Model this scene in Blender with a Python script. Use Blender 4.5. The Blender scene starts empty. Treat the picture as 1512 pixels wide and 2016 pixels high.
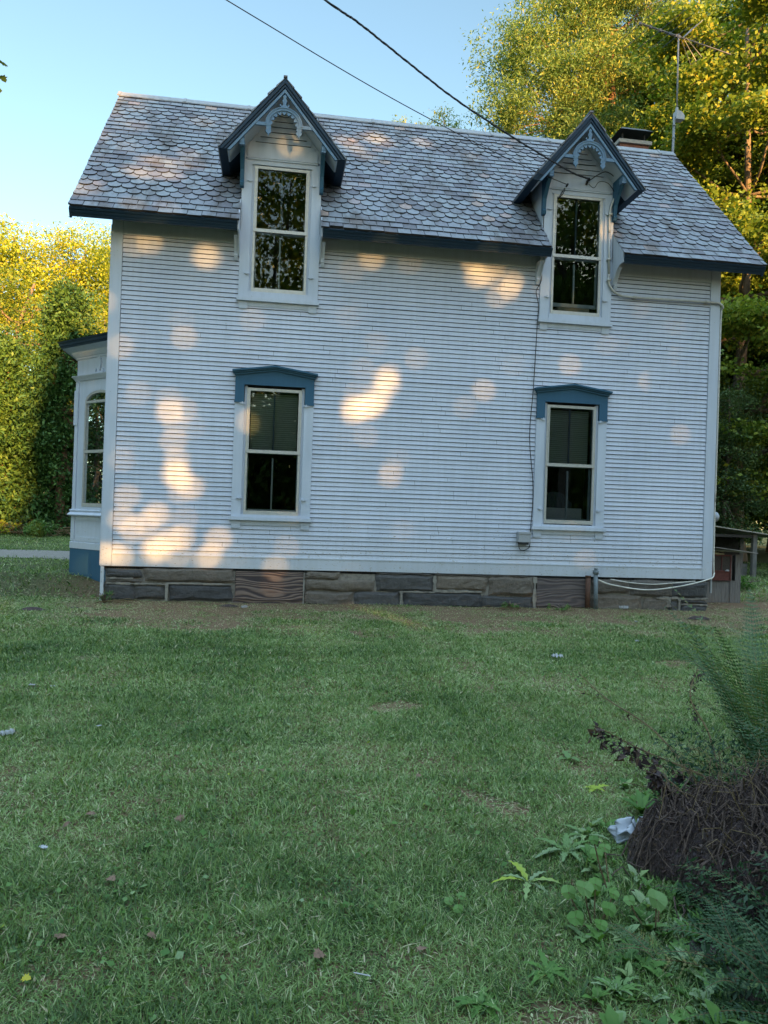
import bpy, math, random
import numpy as np
from mathutils import Vector, Matrix, noise as mnoise
R = math.radians
scene = bpy.context.scene
# ------------------------------------------------------------------ camera
CAM = Vector((2.6456, -12.3059, 1.45))
yaw, pitch, roll = 0.143046, 0.005860, 0.033544
fwd = Vector((math.sin(yaw)*math.cos(pitch), math.cos(yaw)*math.cos(pitch), math.sin(pitch)))
r0 = Vector((math.cos(yaw), -math.sin(yaw), 0)); u0 = r0.cross(fwd)
rt = math.cos(roll)*r0 + math.sin(roll)*u0
up = -math.sin(roll)*r0 + math.cos(roll)*u0
cd = bpy.data.cameras.new('camera'); cam = bpy.data.objects.new('camera', cd)
scene.collection.objects.link(cam)
cam.matrix_world = Matrix(((rt.x, up.x, -fwd.x, CAM.x), (rt.y, up.y, -fwd.y, CAM.y), (rt.z, up.z, -fwd.z, CAM.z), (0, 0, 0, 1)))
cd.sensor_fit = 'VERTICAL'; cd.sensor_height = 36; cd.lens = 36*1494.28/2016
cd.clip_start = 0.05; cd.clip_end = 3000
scene.camera = cam
# ------------------------------------------------------------------ light
SUN_AZ, SUN_EL = R(18), R(8.8)          # the low sun stands behind the camera, a little to the right
S = Vector((math.sin(SUN_AZ)*math.cos(SUN_EL), -math.cos(SUN_AZ)*math.cos(SUN_EL), math.sin(SUN_EL)))
world = bpy.data.worlds.new('World'); scene.world = world; world.use_nodes = True
wn = world.node_tree; wn.nodes.clear()
sky = wn.nodes.new('ShaderNodeTexSky'); sky.sky_type = 'NISHITA'; sky.sun_disc = False
sky.sun_elevation = SUN_EL; sky.sun_rotation = math.atan2(S.x, S.y)
sky.altitude = 100; sky.air_density = 1.0; sky.dust_density = 0.6; sky.ozone_density = 1.6
bg = wn.nodes.new('ShaderNodeBackground'); bg.inputs[1].default_value = 0.15
wo = wn.nodes.new('ShaderNodeOutputWorld')
wtc = wn.nodes.new('ShaderNodeTexCoord'); wsx = wn.nodes.new('ShaderNodeSeparateXYZ'); wmr = wn.nodes.new('ShaderNodeMapRange')
wmr.interpolation_type = 'SMOOTHSTEP'; wmr.inputs['From Min'].default_value = .66; wmr.inputs['From Max'].default_value = .95
wmr.inputs['To Min'].default_value = 0; wmr.inputs['To Max'].default_value = 1   # overhead sky raised far above the model, added light for ground and roof
wn.links.new(wtc.outputs['Generated'], wsx.inputs[0]); wn.links.new(wsx.outputs['Z'], wmr.inputs['Value'])
wti = wn.nodes.new('ShaderNodeVectorMath'); wti.operation = 'MULTIPLY'; wmx = wn.nodes.new('ShaderNodeMix'); wmx.data_type = 'RGBA'; wmx.inputs[6].default_value = (1.06*.64, 1.04*.64, .91*.64, 1); wmx.inputs[7].default_value = (1.36*5.7, 1.10*5.7, .84*5.7, 1)
wn.links.new(wmr.outputs[0], wmx.inputs[0]); wn.links.new(wmx.outputs[2], wti.inputs[1]); wn.links.new(sky.outputs[0], wti.inputs[0]); 
wn.links.new(wti.outputs[0], bg.inputs[0]); wn.links.new(bg.outputs[0], wo.inputs[0])
sd = bpy.data.lights.new('sun', 'SUN'); sd.energy = 5.0; sd.angle = R(0.53); sd.color = (1, 0.53, 0.16)
sun = bpy.data.objects.new('sun', sd); scene.collection.objects.link(sun)
sun.location = (20, -40, 20); sun.rotation_euler = (-S).to_track_quat('-Z', 'Y').to_euler()
vs = scene.view_settings; vs.view_transform = 'Standard'; vs.look = 'None'; vs.gamma = 1; vs.exposure = 2.2
scene.cycles.max_bounces = 6; scene.cycles.diffuse_bounces = 3; scene.cycles.glossy_bounces = 3
scene.cycles.transmission_bounces = 4; scene.cycles.transparent_max_bounces = 8
scene.cycles.caustics_reflective = False; scene.cycles.caustics_refractive = False
scene.cycles.use_denoising = True
rng = random.Random(7); nr = np.random.default_rng(11)

# ------------------------------------------------------------------ materials
MATS = {}
def nodes(name):
    m = bpy.data.materials.new(name); m.use_nodes = True
    nt = m.node_tree; b = nt.nodes['Principled BSDF']; MATS[name] = m
    return m, nt, b
def N(nt, t, **kw):
    n = nt.nodes.new(t)
    for k, v in kw.items():
        if k in n.inputs: n.inputs[k].default_value = v
        else: setattr(n, k, v)
    return n
def ramp(nt, src, stops, interp='LINEAR'):
    r = nt.nodes.new('ShaderNodeValToRGB'); r.color_ramp.interpolation = interp
    e = r.color_ramp.elements
    while len(e) < len(stops): e.new(0.5)
    for el, (p, c) in zip(e, stops):
        el.position = p; el.color = (*c, 1) if len(c) == 3 else c
    nt.links.new(src, r.inputs[0]); return r.outputs[0]
def mix(nt, fac, a, b, mode='MIX'):
    m = nt.nodes.new('ShaderNodeMix'); m.data_type = 'RGBA'; m.blend_type = mode
    for sock, v in ((m.inputs[0], fac), (m.inputs[6], a), (m.inputs[7], b)):
        if isinstance(v, (int, float)): sock.default_value = v
        elif isinstance(v, tuple): sock.default_value = (*v, 1)
        else: nt.links.new(v, sock)
    return m.outputs[2]
def coords(nt, scale=(1, 1, 1), rot=(0, 0, 0)):
    tc = nt.nodes.new('ShaderNodeTexCoord'); mp = nt.nodes.new('ShaderNodeMapping')
    mp.inputs['Scale'].default_value = scale; mp.inputs['Rotation'].default_value = rot
    nt.links.new(tc.outputs['Object'], mp.inputs[0]); return mp.outputs[0]
def nz(nt, co, scale, detail=4, rough=.55, dist=0):
    n = N(nt, 'ShaderNodeTexNoise', Scale=scale, Detail=detail, Roughness=rough, Distortion=dist)
    nt.links.new(co, n.inputs['Vector']); return n.outputs[0]
def bump(nt, b, h, strength=.3, dist=.01):
    bp = N(nt, 'ShaderNodeBump', Strength=strength, Distance=dist)
    nt.links.new(h, bp.inputs['Height']); nt.links.new(bp.outputs[0], b.inputs['Normal'])
def mat_plain(name, col, rough=.6, var=.25, scale=6, metal=0, spec=.4, bumpy=.15, stretch=(1, 1, 1)):
    m, nt, b = nodes(name)
    co = coords(nt, stretch); n = nz(nt, co, scale, 6, .6)
    d = tuple(c*(1-var) for c in col); l = tuple(min(1, c*(1+var*.6)) for c in col)
    nt.links.new(ramp(nt, n, [(.3, d), (.5, col), (.75, l)]), b.inputs['Base Color'])
    b.inputs['Roughness'].default_value = rough; b.inputs['Metallic'].default_value = metal
    b.inputs['Specular IOR Level'].default_value = spec
    bump(nt, b, n, bumpy, .005)
    return m
def mat_paint(name, col, dirt=(.25, .22, .17), peel=.0, streak=.35, low=True):
    """old house paint: slow tonal drift, rain streaks, small chips that get commoner near the ground"""
    m, nt, b = nodes(name)
    big = nz(nt, coords(nt), .9, 4, .5); fine = nz(nt, coords(nt), 38, 5, .7)
    stk = nz(nt, coords(nt, (9, 9, .7)), 1.6, 5, .6)
    c = mix(nt, 1.0, tuple(x for x in col), ramp(nt, big, [(.3, (.86, .88, .9)), (.7, (1, 1, 1))]), 'MULTIPLY')
    c = mix(nt, streak, c, ramp(nt, stk, [(.35, (.8, .8, .78)), (.62, (1, 1, 1))]), 'MULTIPLY')
    tc = nt.nodes.new('ShaderNodeTexCoord'); sx = nt.nodes.new('ShaderNodeSeparateXYZ')
    nt.links.new(tc.outputs['Object'], sx.inputs[0])
    if low:
        mr = N(nt, 'ShaderNodeMapRange'); mr.inputs['From Min'].default_value = .5; mr.inputs['From Max'].default_value = 1.7
        mr.inputs['To Min'].default_value = .045; mr.inputs['To Max'].default_value = -.03
        nt.links.new(sx.outputs['Z'], mr.inputs['Value'])
        spk = nz(nt, coords(nt, (1, 1, 2.2)), 26, 3, .6)
        ad = N(nt, 'ShaderNodeMath', operation='ADD'); nt.links.new(spk, ad.inputs[0]); nt.links.new(mr.outputs[0], ad.inputs[1])
        chips = ramp(nt, ad.outputs[0], [(.668-peel, (0, 0, 0)), (.69-peel, (1, 1, 1))])
        c = mix(nt, chips, c, dirt)
        gr = nz(nt, coords(nt, (1, 1, 1.5)), 4.5, 6, .7)
        mg = N(nt, 'ShaderNodeMapRange'); mg.inputs['From Min'].default_value = .5; mg.inputs['From Max'].default_value = 1.2
        mg.inputs['To Min'].default_value = .5; mg.inputs['To Max'].default_value = 0
        nt.links.new(sx.outputs['Z'], mg.inputs['Value'])
        ml = N(nt, 'ShaderNodeMath', operation='MULTIPLY'); nt.links.new(gr, ml.inputs[0]); nt.links.new(mg.outputs[0], ml.inputs[1])
        c = mix(nt, ml.outputs[0], c, (.45, .43, .36))
    nt.links.new(c, b.inputs['Base Color'])
    b.inputs['Roughness'].default_value = .62; b.inputs['Specular IOR Level'].default_value = .3
    bump(nt, b, fine, .12, .004)
    return m
mat_paint('white_paint', (.565, .61, .72), peel=.0)
mat_paint('trim_white', (.53, .585, .685), peel=-.02)
mat_paint('blue_paint', (.034, .108, .185), dirt=(.03, .05, .06), peel=-.06, streak=.25, low=False)
mat_paint('blue_paint_shaded', (.010, .032, .062), dirt=(.02, .03, .04), peel=-.06, streak=.25, low=False)  # the blue trim colour again, darkened to carry the shade at the eaves
mat_paint('scroll_paint', (.13, .22, .33), dirt=(.05, .06, .08), streak=.3, low=False)
mat_plain('lap_shadow_wood', (.05, .055, .065), .95)  # bare lap wood, its dark colour also strengthens the lap shadow lines
mat_plain('storm_metal', (.46, .46, .44), .45, .12, 20, .3)
mat_plain('sash_blue', (.03, .07, .12), .5)
mat_plain('sash_grey', (.42, .50, .58), .5)
mat_plain('grey_box', (.33, .35, .38), .5, .12, 30)
mat_plain('black_metal', (.012, .013, .015), .55, .3, 10, .3)
mat_plain('black_cable', (.012, .012, .016), .6)
mat_plain('white_cable', (.62, .6, .54), .5)
mat_plain('galvanised', (.20, .215, .23), .6, .3, 14, .2)
mat_plain('antenna_metal', (.10, .11, .13), .45, .2, 30, .6)
mat_plain('rust_pipe', (.09, .045, .03), .8, .4, 25)
mat_plain('lead_pipe', (.14, .17, .19), .6, .3, 25)
mat_plain('curtain_dark', (.05, .065, .08), .9, .3, 9, stretch=(5, 5, 1))
mat_plain('cardboard', (.32, .29, .22), .9)
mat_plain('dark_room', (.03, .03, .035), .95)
mat_plain('concrete', (.30, .28, .25), .9, .35, 20)
mat_plain('mortar', (.23, .215, .19), .95, .45, 12, bumpy=.6)
mat_plain('brick_red', (.22, .10, .075), .9, .4, 14)
mat_plain('barn_grey', (.17, .16, .15), .9, .5, 5, stretch=(9, 9, .9), bumpy=.5)
mat_plain('barn_dark', (.045, .04, .038), .9, .5, 6, stretch=(6, 6, 1))
mat_plain('cage_red', (.11, .035, .028), .8, .4, 18)
mat_plain('cage_mesh', (.12, .10, .085), .8, .35, 60)
mat_plain('sheet_metal', (.30, .29, .28), .5, .4, 9, .3)
mat_plain('straw', (.33, .27, .14), .95, .4, 40)
mat_plain('paper', (.36, .37, .39), .8, .1, 20)
mat_plain('plastic_bag', (.30, .33, .38), .45, .12, 12)
mat_plain('dead_leaf', (.15, .09, .06), .8, .5, 40)
mat_plain('deck_dark', (.03, .03, .032), .95)

def mat_glass():
    m = bpy.data.materials.new('window_glass'); m.use_nodes = True; nt = m.node_tree; nt.nodes.clear()
    g = N(nt, 'ShaderNodeBsdfGlossy', Roughness=.012); g.inputs['Color'].default_value = (.74, .90, 1, 1)
    t = N(nt, 'ShaderNodeBsdfTransparent'); t.inputs['Color'].default_value = (.80, .88, .92, 1)
    lw = N(nt, 'ShaderNodeFresnel'); lw.inputs['IOR'].default_value = 1.75
    w = nz(nt, coords(nt), 2.4, 2, .4); bp = N(nt, 'ShaderNodeBump', Strength=.016, Distance=.02)
    nt.links.new(w, bp.inputs['Height']); nt.links.new(bp.outputs[0], g.inputs['Normal'])
    mx = N(nt, 'ShaderNodeMixShader'); nt.links.new(lw.outputs[0], mx.inputs[0])
    nt.links.new(t.outputs[0], mx.inputs[1]); nt.links.new(g.outputs[0], mx.inputs[2])
    o = N(nt, 'ShaderNodeOutputMaterial'); nt.links.new(mx.outputs[0], o.inputs[0]); MATS['window_glass'] = m
mat_glass()
def mat_blind():
    m, nt, b = nodes('blind_slats')
    w = N(nt, 'ShaderNodeTexWave', Scale=9.5, Distortion=.15); w.wave_type = 'BANDS'; w.bands_direction = 'Z'
    nt.links.new(coords(nt), w.inputs['Vector'])
    nt.links.new(ramp(nt, w.outputs[0], [(.0, (.30, .36, .33)), (.35, (.60, .68, .64)), (1, (.66, .74, .70))]), b.inputs['Base Color'])
    b.inputs['Roughness'].default_value = .6; bump(nt, b, w.outputs[0], .6, .01)
mat_blind()
def mat_slate():
    m, nt, b = nodes('slate')
    at = N(nt, 'ShaderNodeAttribute'); at.attribute_name = 'tint'
    base = ramp(nt, at.outputs['Fac'], [(0, (.10, .105, .13)), (.12, (.145, .15, .185)), (.35, (.18, .20, .24)), (.6, (.21, .24, .275)),
                                        (.8, (.195, .21, .25)), (.9, (.22, .215, .25)), (.96, (.29, .235, .235)), (1, (.33, .25, .22))])
    fine = nz(nt, coords(nt, (1, 1, 1)), 22, 6, .7); big = nz(nt, coords(nt), 1.1, 5, .6)
    c = mix(nt, .55, base, ramp(nt, fine, [(.3, (.6, .6, .62)), (.6, (1.05, 1.05, 1.03))]), 'MULTIPLY')
    st = nz(nt, coords(nt, (1, .35, .35)), 2.6, 6, .72)
    c = mix(nt, ramp(nt, st, [(.48, (0, 0, 0)), (.64, (.8, .8, .8))]), c, (.075, .069, .067))
    lich = nz(nt, coords(nt), 60, 3, .6)
    c = mix(nt, ramp(nt, lich, [(.64, (0, 0, 0)), (.70, (.5, .5, .5))]), c, (.34, .35, .33))
    nt.links.new(c, b.inputs['Base Color']); b.inputs['Roughness'].default_value = .72
    b.inputs['Specular IOR Level'].default_value = .35
    bump(nt, b, fine, .45, .01)
mat_slate()
def mat_stone():
    m, nt, b = nodes('schist_stone')
    at = N(nt, 'ShaderNodeAttribute'); at.attribute_name = 'tint'
    base = ramp(nt, at.outputs['Fac'], [(0, (.055, .058, .064)), (.35, (.082, .080, .080)), (.65, (.13, .112, .095)), (1, (.185, .152, .118))])
    n = nz(nt, coords(nt, (1, 1, 1.15)), 15, 9, .78)
    c = mix(nt, .8, base, ramp(nt, n, [(.25, (.45, .45, .5)), (.55, (1, 1, 1)), (.8, (1.5, 1.45, 1.35))]), 'MULTIPLY')
    nt.links.new(c, b.inputs['Base Color']); b.inputs['Roughness'].default_value = .8
    bump(nt, b, n, 1.0, .035)
mat_stone()
def mat_ply(name, tone):
    m, nt, b = nodes(name)
    w = N(nt, 'ShaderNodeTexWave', Scale=4.2, Distortion=17.0, Detail=1.2)
    w.inputs['Detail Scale'].default_value = .9; w.wave_type = 'BANDS'; w.bands_direction = 'Z'
    nt.links.new(coords(nt, (.32, 1, 1.35)), w.inputs['Vector'])
    n = nz(nt, coords(nt, (2, 2, 30)), 3, 5, .6)
    c = mix(nt, .9, ramp(nt, w.outputs[0], tone),
            ramp(nt, n, [(.3, (.6, .6, .6)), (.7, (1.1, 1.1, 1.1))]), 'MULTIPLY')
    nt.links.new(c, b.inputs['Base Color']); b.inputs['Roughness'].default_value = .9
    bump(nt, b, w.outputs[0], .4, .01)
mat_ply('plywood_grain', [(.1, (.055, .042, .045)), (.42, (.13, .092, .08)), (.8, (.21, .155, .13))])
mat_ply('plywood_worn', [(.1, (.085, .07, .072)), (.5, (.115, .092, .09)), (.9, (.15, .122, .115))])
def mat_leaf(name, stops, trans=.35, rough=.55, spec=.25):
    m = bpy.data.materials.new(name); m.use_nodes = True; nt = m.node_tree; MATS[name] = m
    b = nt.nodes['Principled BSDF']; out = nt.nodes['Material Output']
    at = N(nt, 'ShaderNodeAttribute'); at.attribute_name = 'tint'
    c = ramp(nt, at.outputs['Fac'], stops)
    nt.links.new(c, b.inputs['Base Color']); b.inputs['Roughness'].default_value = rough
    b.inputs['Specular IOR Level'].default_value = spec
    t = N(nt, 'ShaderNodeBsdfTranslucent')
    nt.links.new(mix(nt, 1.0, c, (1.1, 1.15, .55), 'MULTIPLY'), t.inputs['Color'])
    mx = N(nt, 'ShaderNodeMixShader'); mx.inputs[0].default_value = trans
    nt.links.new(b.outputs[0], mx.inputs[1]); nt.links.new(t.outputs[0], mx.inputs[2])
    nt.links.new(mx.outputs[0], out.inputs[0]); return m
mat_leaf('leaf_ash', [(0, (.055, .12, .045)), (.5, (.125, .22, .075)), (.85, (.22, .30, .09)), (1, (.33, .33, .08))])
mat_leaf('leaf_maple', [(0, (.05, .10, .02)), (.45, (.12, .19, .03)), (.8, (.21, .27, .035)), (1, (.32, .29, .035))])
mat_leaf('leaf_yellow', [(0, (.13, .19, .03)), (.4, (.24, .31, .035)), (.75, (.36, .41, .04)), (1, (.44, .38, .04))])
mat_leaf('leaf_cedar', [(0, (.03, .08, .020)), (.5, (.055, .125, .032)), (1, (.11, .19, .04))], .15)
mat_leaf('leaf_dark', [(0, (.03, .065, .024)), (.5, (.055, .10, .034)), (1, (.10, .15, .04))], .2)
mat_leaf('grass_blade', [(0, (.040, .088, .026)), (.25, (.092, .165, .042)), (.5, (.160, .250, .068)), (.70, (.255, .345, .135)),
                         (.86, (.37, .42, .23)), (.95, (.40, .35, .22)), (1, (.46, .40, .28))], .3, .5, .35)
mat_leaf('weed_leaf', [(0, (.05, .12, .03)), (.35, (.09, .19, .04)), (.6, (.13, .22, .08)), (.78, (.20, .27, .15)), (.88, (.22, .31, .12)), (1, (.28, .36, .05))], .3, .6, .25)
mat_leaf('fern_leaf', [(0, (.022, .052, .026)), (.5, (.046, .10, .042)), (.85, (.09, .15, .06)), (1, (.18, .16, .05))], .3)
mat_leaf('withered', [(0, (.022, .015, .02)), (.6, (.05, .032, .032)), (1, (.12, .08, .05))], .1)
def mat_bark(name, d, l, sc=9):
    m, nt, b = nodes(name)
    n = nz(nt, coords(nt, (1, 1, .22)), sc, 7, .7, .4)
    nt.links.new(ramp(nt, n, [(.3, d), (.7, l)]), b.inputs['Base Color']); b.inputs['Roughness'].default_value = .95
    bump(nt, b, n, 1.0, .05)
mat_bark('bark', (.06, .045, .035), (.22, .17, .13))
mat_bark('bark_red', (.08, .045, .03), (.28, .16, .10))
mat_bark('stem_tan', (.10, .07, .035), (.24, .17, .08), 30)
mat_bark('root', (.045, .03, .026), (.17, .115, .09), 40)
def mat_soil(name, d, l):
    m, nt, b = nodes(name)
    n = nz(nt, coords(nt), 22, 8, .75); nt.links.new(ramp(nt, n, [(.3, d), (.7, l)]), b.inputs['Base Color'])
    b.inputs['Roughness'].default_value = 1; bump(nt, b, n, 1.0, .03)
mat_soil('dark_soil', (.022, .016, .018), (.085, .058, .052))
def mat_ground():
    m, nt, b = nodes('ground_soil')
    co = coords(nt)
    tc = nt.nodes.new('ShaderNodeTexCoord'); sx = nt.nodes.new('ShaderNodeSeparateXYZ'); nt.links.new(tc.outputs['Object'], sx.inputs[0])
    n1 = nz(nt, co, 1.3, 6, .65); n2 = nz(nt, co, 34, 7, .75); n3 = nz(nt, co, 160, 3, .6)
    soil = ramp(nt, n2, [(.28, (.07, .045, .028)), (.5, (.17, .112, .07)), (.72, (.28, .20, .125))])
    turf = ramp(nt, n2, [(.3, (.030, .045, .020)), (.55, (.060, .085, .036)), (.75, (.11, .115, .06))])
    mr = N(nt, 'ShaderNodeMapRange'); mr.inputs['From Min'].default_value = -3.2; mr.inputs['From Max'].default_value = -.9
    nt.links.new(sx.outputs['Y'], mr.inputs['Value'])
    a = N(nt, 'ShaderNodeMath', operation='MULTIPLY_ADD'); nt.links.new(n1, a.inputs[0]); a.inputs[1].default_value = 2.1
    nt.links.new(mr.outputs[0], a.inputs[2])
    f = ramp(nt, a.outputs[0], [(1.0, (0, 0, 0)), (1.35, (1, 1, 1))])
    r2 = ramp(nt, a.outputs[0], [(.0, (0, 0, 0)), (.80, (.15, .15, .15)), (1.0, (1, 1, 1))])
    # bare earth only between the house and a few metres out
    far = N(nt, 'ShaderNodeMapRange'); far.inputs['From Min'].default_value = 1.5; far.inputs['From Max'].default_value = 6
    far.inputs['To Min'].default_value = 1; far.inputs['To Max'].default_value = .1
    nt.links.new(sx.outputs['Y'], far.inputs['Value'])
    fx = N(nt, 'ShaderNodeMapRange'); fx.inputs['From Min'].default_value = -1.4; fx.inputs['From Max'].default_value = .2
    fx.inputs['To Min'].default_value = .25; fx.inputs['To Max'].default_value = 1; nt.links.new(sx.outputs['X'], fx.inputs['Value'])
    m0 = N(nt, 'ShaderNodeMath', operation='MULTIPLY'); nt.links.new(far.outputs[0], m0.inputs[0]); nt.links.new(fx.outputs[0], m0.inputs[1])
    mm = N(nt, 'ShaderNodeMath', operation='MULTIPLY'); nt.links.new(r2, mm.inputs[0]); nt.links.new(m0.outputs[0], mm.inputs[1])
    c = mix(nt, mm.outputs[0], turf, soil)
    nt.links.new(c, b.inputs['Base Color']); b.inputs['Roughness'].default_value = 1
    b.inputs['Specular IOR Level'].default_value = .1
    bump(nt, b, n2, .9, .03)
mat_ground()
mat_soil('gravel_drive', (.12, .115, .10), (.26, .245, .22))

# ------------------------------------------------------------------ mesh helpers
class MB:
    def __init__(s): s.v = []; s.f = []; s.m = []; s.t = []; s.X = None
    def add(s, vs, fs, mi=0, tint=0.5):
        o = len(s.v)
        if s.X is not None: vs = [s.X @ Vector(v) for v in vs]
        s.v.extend(tuple(v) for v in vs)
        for f in fs: s.f.append(tuple(i+o for i in f)); s.m.append(mi); s.t.append(tint)
    def box(s, a, b, mi=0, tint=.5):
        (x0, y0, z0), (x1, y1, z1) = a, b
        x0, x1 = min(x0, x1), max(x0, x1); y0, y1 = min(y0, y1), max(y0, y1); z0, z1 = min(z0, z1), max(z0, z1)
        s.add([(x0, y0, z0), (x1, y0, z0), (x1, y1, z0), (x0, y1, z0), (x0, y0, z1), (x1, y0, z1), (x1, y1, z1), (x0, y1, z1)],
              [(0, 3, 2, 1), (4, 5, 6, 7), (0, 1, 5, 4), (1, 2, 6, 5), (2, 3, 7, 6), (3, 0, 4, 7)], mi, tint)
    def prism(s, poly, y0, y1, mi=0, axis='y', caps=True, tint=.5):
        """polygon of (a,b) pairs swept along an axis: y -> (a, y, b), x -> (x, a, b), z -> (a, b, z)"""
        n = len(poly)
        P = (lambda a, b, t: (a, t, b)) if axis == 'y' else (lambda a, b, t: (t, a, b)) if axis == 'x' else (lambda a, b, t: (a, b, t))
        vs = [P(a, b, y0) for a, b in poly] + [P(a, b, y1) for a, b in poly]
        fs = [(i, (i+1) % n, (i+1) % n+n, i+n) for i in range(n)]
        if caps: fs += [tuple(range(n))[::-1], tuple(range(n, 2*n))]
        s.add(vs, fs, mi, tint)
    def tube(s, pts, rad, n=6, mi=0, tint=.5, cap=True):
        pts = [Vector(p) for p in pts]
        if isinstance(rad, (int, float)): rad = [rad]*len(pts)
        vs = []; ref = Vector((.13, .27, .95))
        for i, p in enumerate(pts):
            d = (pts[min(i+1, len(pts)-1)] - pts[max(i-1, 0)]).normalized()
            a = d.cross(ref)
            if a.length < .05: a = d.cross(Vector((1, 0, 0)))
            a.normalize(); b = d.cross(a)
            for k in range(n):
                t = 2*math.pi*k/n; vs.append(p + rad[i]*(math.cos(t)*a + math.sin(t)*b))
        fs = []
        for i in range(len(pts)-1):
            for k in range(n):
                fs.append((i*n+k, i*n+(k+1) % n, (i+1)*n+(k+1) % n, (i+1)*n+k))
        if cap: fs += [tuple(range(n))[::-1], tuple(range((len(pts)-1)*n, len(pts)*n))]
        s.add(vs, fs, mi, tint)
    def build(s, name, mats, parent=None, smooth=False, loc=None):
        me = bpy.data.meshes.new(name)
        vs = s.v
        if loc is not None:
            L = Vector(loc); vs = [tuple(Vector(v)-L) for v in s.v]
        me.from_pydata(vs, [], s.f)
        if isinstance(mats, str): mats = [mats]
        for m in mats: me.materials.append(MATS[m])
        me.polygons.foreach_set('material_index', s.m)
        at = me.attributes.new('tint', 'FLOAT', 'FACE'); at.data.foreach_set('value', s.t)
        if smooth: me.polygons.foreach_set('use_smooth', [True]*len(s.f))
        me.update()
        o = bpy.data.objects.new(name, me); scene.collection.objects.link(o)
        if loc is not None: o.location = loc
        if parent: o.parent = parent
        return o
def np_build(name, V, F, tint, mats, parent=None, mi=None):
    """V (n,3), F (m,k) arrays, tint per face"""
    me = bpy.data.meshes.new(name); k = F.shape[1]; m = len(F)
    me.vertices.add(len(V)); me.vertices.foreach_set('co', V.astype(np.float32).ravel())
    me.loops.add(m*k); me.loops.foreach_set('vertex_index', F.astype(np.int32).ravel())
    me.polygons.add(m); me.polygons.foreach_set('loop_start', np.arange(0, m*k, k, dtype=np.int32))
    me.polygons.foreach_set('loop_total', np.full(m, k, dtype=np.int32))
    for q in ([mats] if isinstance(mats, str) else mats): me.materials.append(MATS[q])
    if mi is not None: me.polygons.foreach_set('material_index', mi.astype(np.int32))
    at = me.attributes.new('tint', 'FLOAT', 'FACE'); at.data.foreach_set('value', tint.astype(np.float32))
    me.update(calc_edges=True)
    o = bpy.data.objects.new(name, me); scene.collection.objects.link(o)
    if parent: o.parent = parent
    return o
def tag(o, label, cat, group=None, kind=None):
    if label: o['label'] = label
    if cat: o['category'] = cat
    if group: o['group'] = group
    if kind: o['kind'] = kind
    return o
def empty(name, loc, label, cat, group=None):
    o = bpy.data.objects.new(name, None); scene.collection.objects.link(o); o.location = loc
    o.empty_display_size = .2
    return tag(o, label, cat, group)
def child(mb, name, mats, parent, smooth=False):
    """builds in world coordinates, then parents keeping the place"""
    o = mb.build(name, mats, None, smooth); o.parent = parent
    w = parent.location.copy(); p = parent.parent
    while p: w += p.location; p = p.parent
    o.location = -w
    return o
def ss(a, b, x):
    t = np.clip((x-a)/(b-a), 0, 1); return t*t*(3-2*t)
def hgt(x, y):
    x = np.asarray(x, float); y = np.asarray(y, float)
    left = 1-ss(-.3, .6, x)
    h = left*(.2*ss(.2, 2.2, y) + .22*ss(3, 14, y)) + (1-left)*.3*ss(8, 20, y)
    amp = ss(0, 1.0, np.abs(y+.3)+.3)
    h = h + amp*(.012*np.sin(1.7*x+.6*np.sin(1.1*y))*np.cos(1.3*y+.4) + .006*np.sin(5.1*x+2*np.sin(2.3*y)) + .005*np.cos(4.3*y+1.7*x))
    return h
def gz(x, y): return float(hgt(x, y))

# ------------------------------------------------------------------ ground
def axis(lo, hi, dlo, dhi, step):
    core = list(np.arange(dlo, dhi+1e-6, step)); a = []; x = dlo; d = step
    while x > lo: d *= 1.35; x -= d; a.append(x)
    b = []; x = dhi; d = step
    while x < hi: d *= 1.35; x += d; b.append(x)
    return np.array(a[::-1]+core+b)
gx = axis(-900, 900, -12, 18, .25); gy = axis(-900, 900, -13, 18, .25)
GX, GY = np.meshgrid(gx, gy); GZ = hgt(GX, GY)
V = np.stack([GX.ravel(), GY.ravel(), GZ.ravel()], 1); nx, ny = len(gx), len(gy)
I = (np.arange(ny-1)[:, None]*nx + np.arange(nx-1)[None]).ravel()
F = np.stack([I, I+1, I+1+nx, I+nx], 1)
g = np_build('ground', V, F, np.full(len(F), .5), 'ground_soil'); g['kind'] = 'structure'
# gravel drive: a strip laid over the lawn left of the house
mb = MB(); xs = np.arange(-60, .2, .5)
for i in range(len(xs)-1):
    q = []
    for x in (xs[i], xs[i+1]):
        c = 6.9 + .10*(x+3) + .12*math.sin(x*.9); w = 1.15
        for y in (c-w, c-w*.33, c+w*.33, c+w): q.append((x, y+.08*math.sin(x*3.7+y), gz(x, y)+.012))
    mb.add(q, [(0, 4, 5, 1), (1, 5, 6, 2), (2, 6, 7, 3)])
d = mb.build('driveway', 'gravel_drive'); d['kind'] = 'structure'

# ------------------------------------------------------------------ the house
HX, HY = 10.214, 5.56
TR = math.tan(R(46.444)); ZE, YE = 5.907, -.5          # eave edge of the slates
def roofz(y): return ZE + TR*(y-YE)
DC = (2.585, 7.575)                                    # dormer and window centre lines
house = empty('house', (5.1, 2.78, 0), 'white clapboard farmhouse with slate roof, blue trim and two gabled dormers', 'house')

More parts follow.
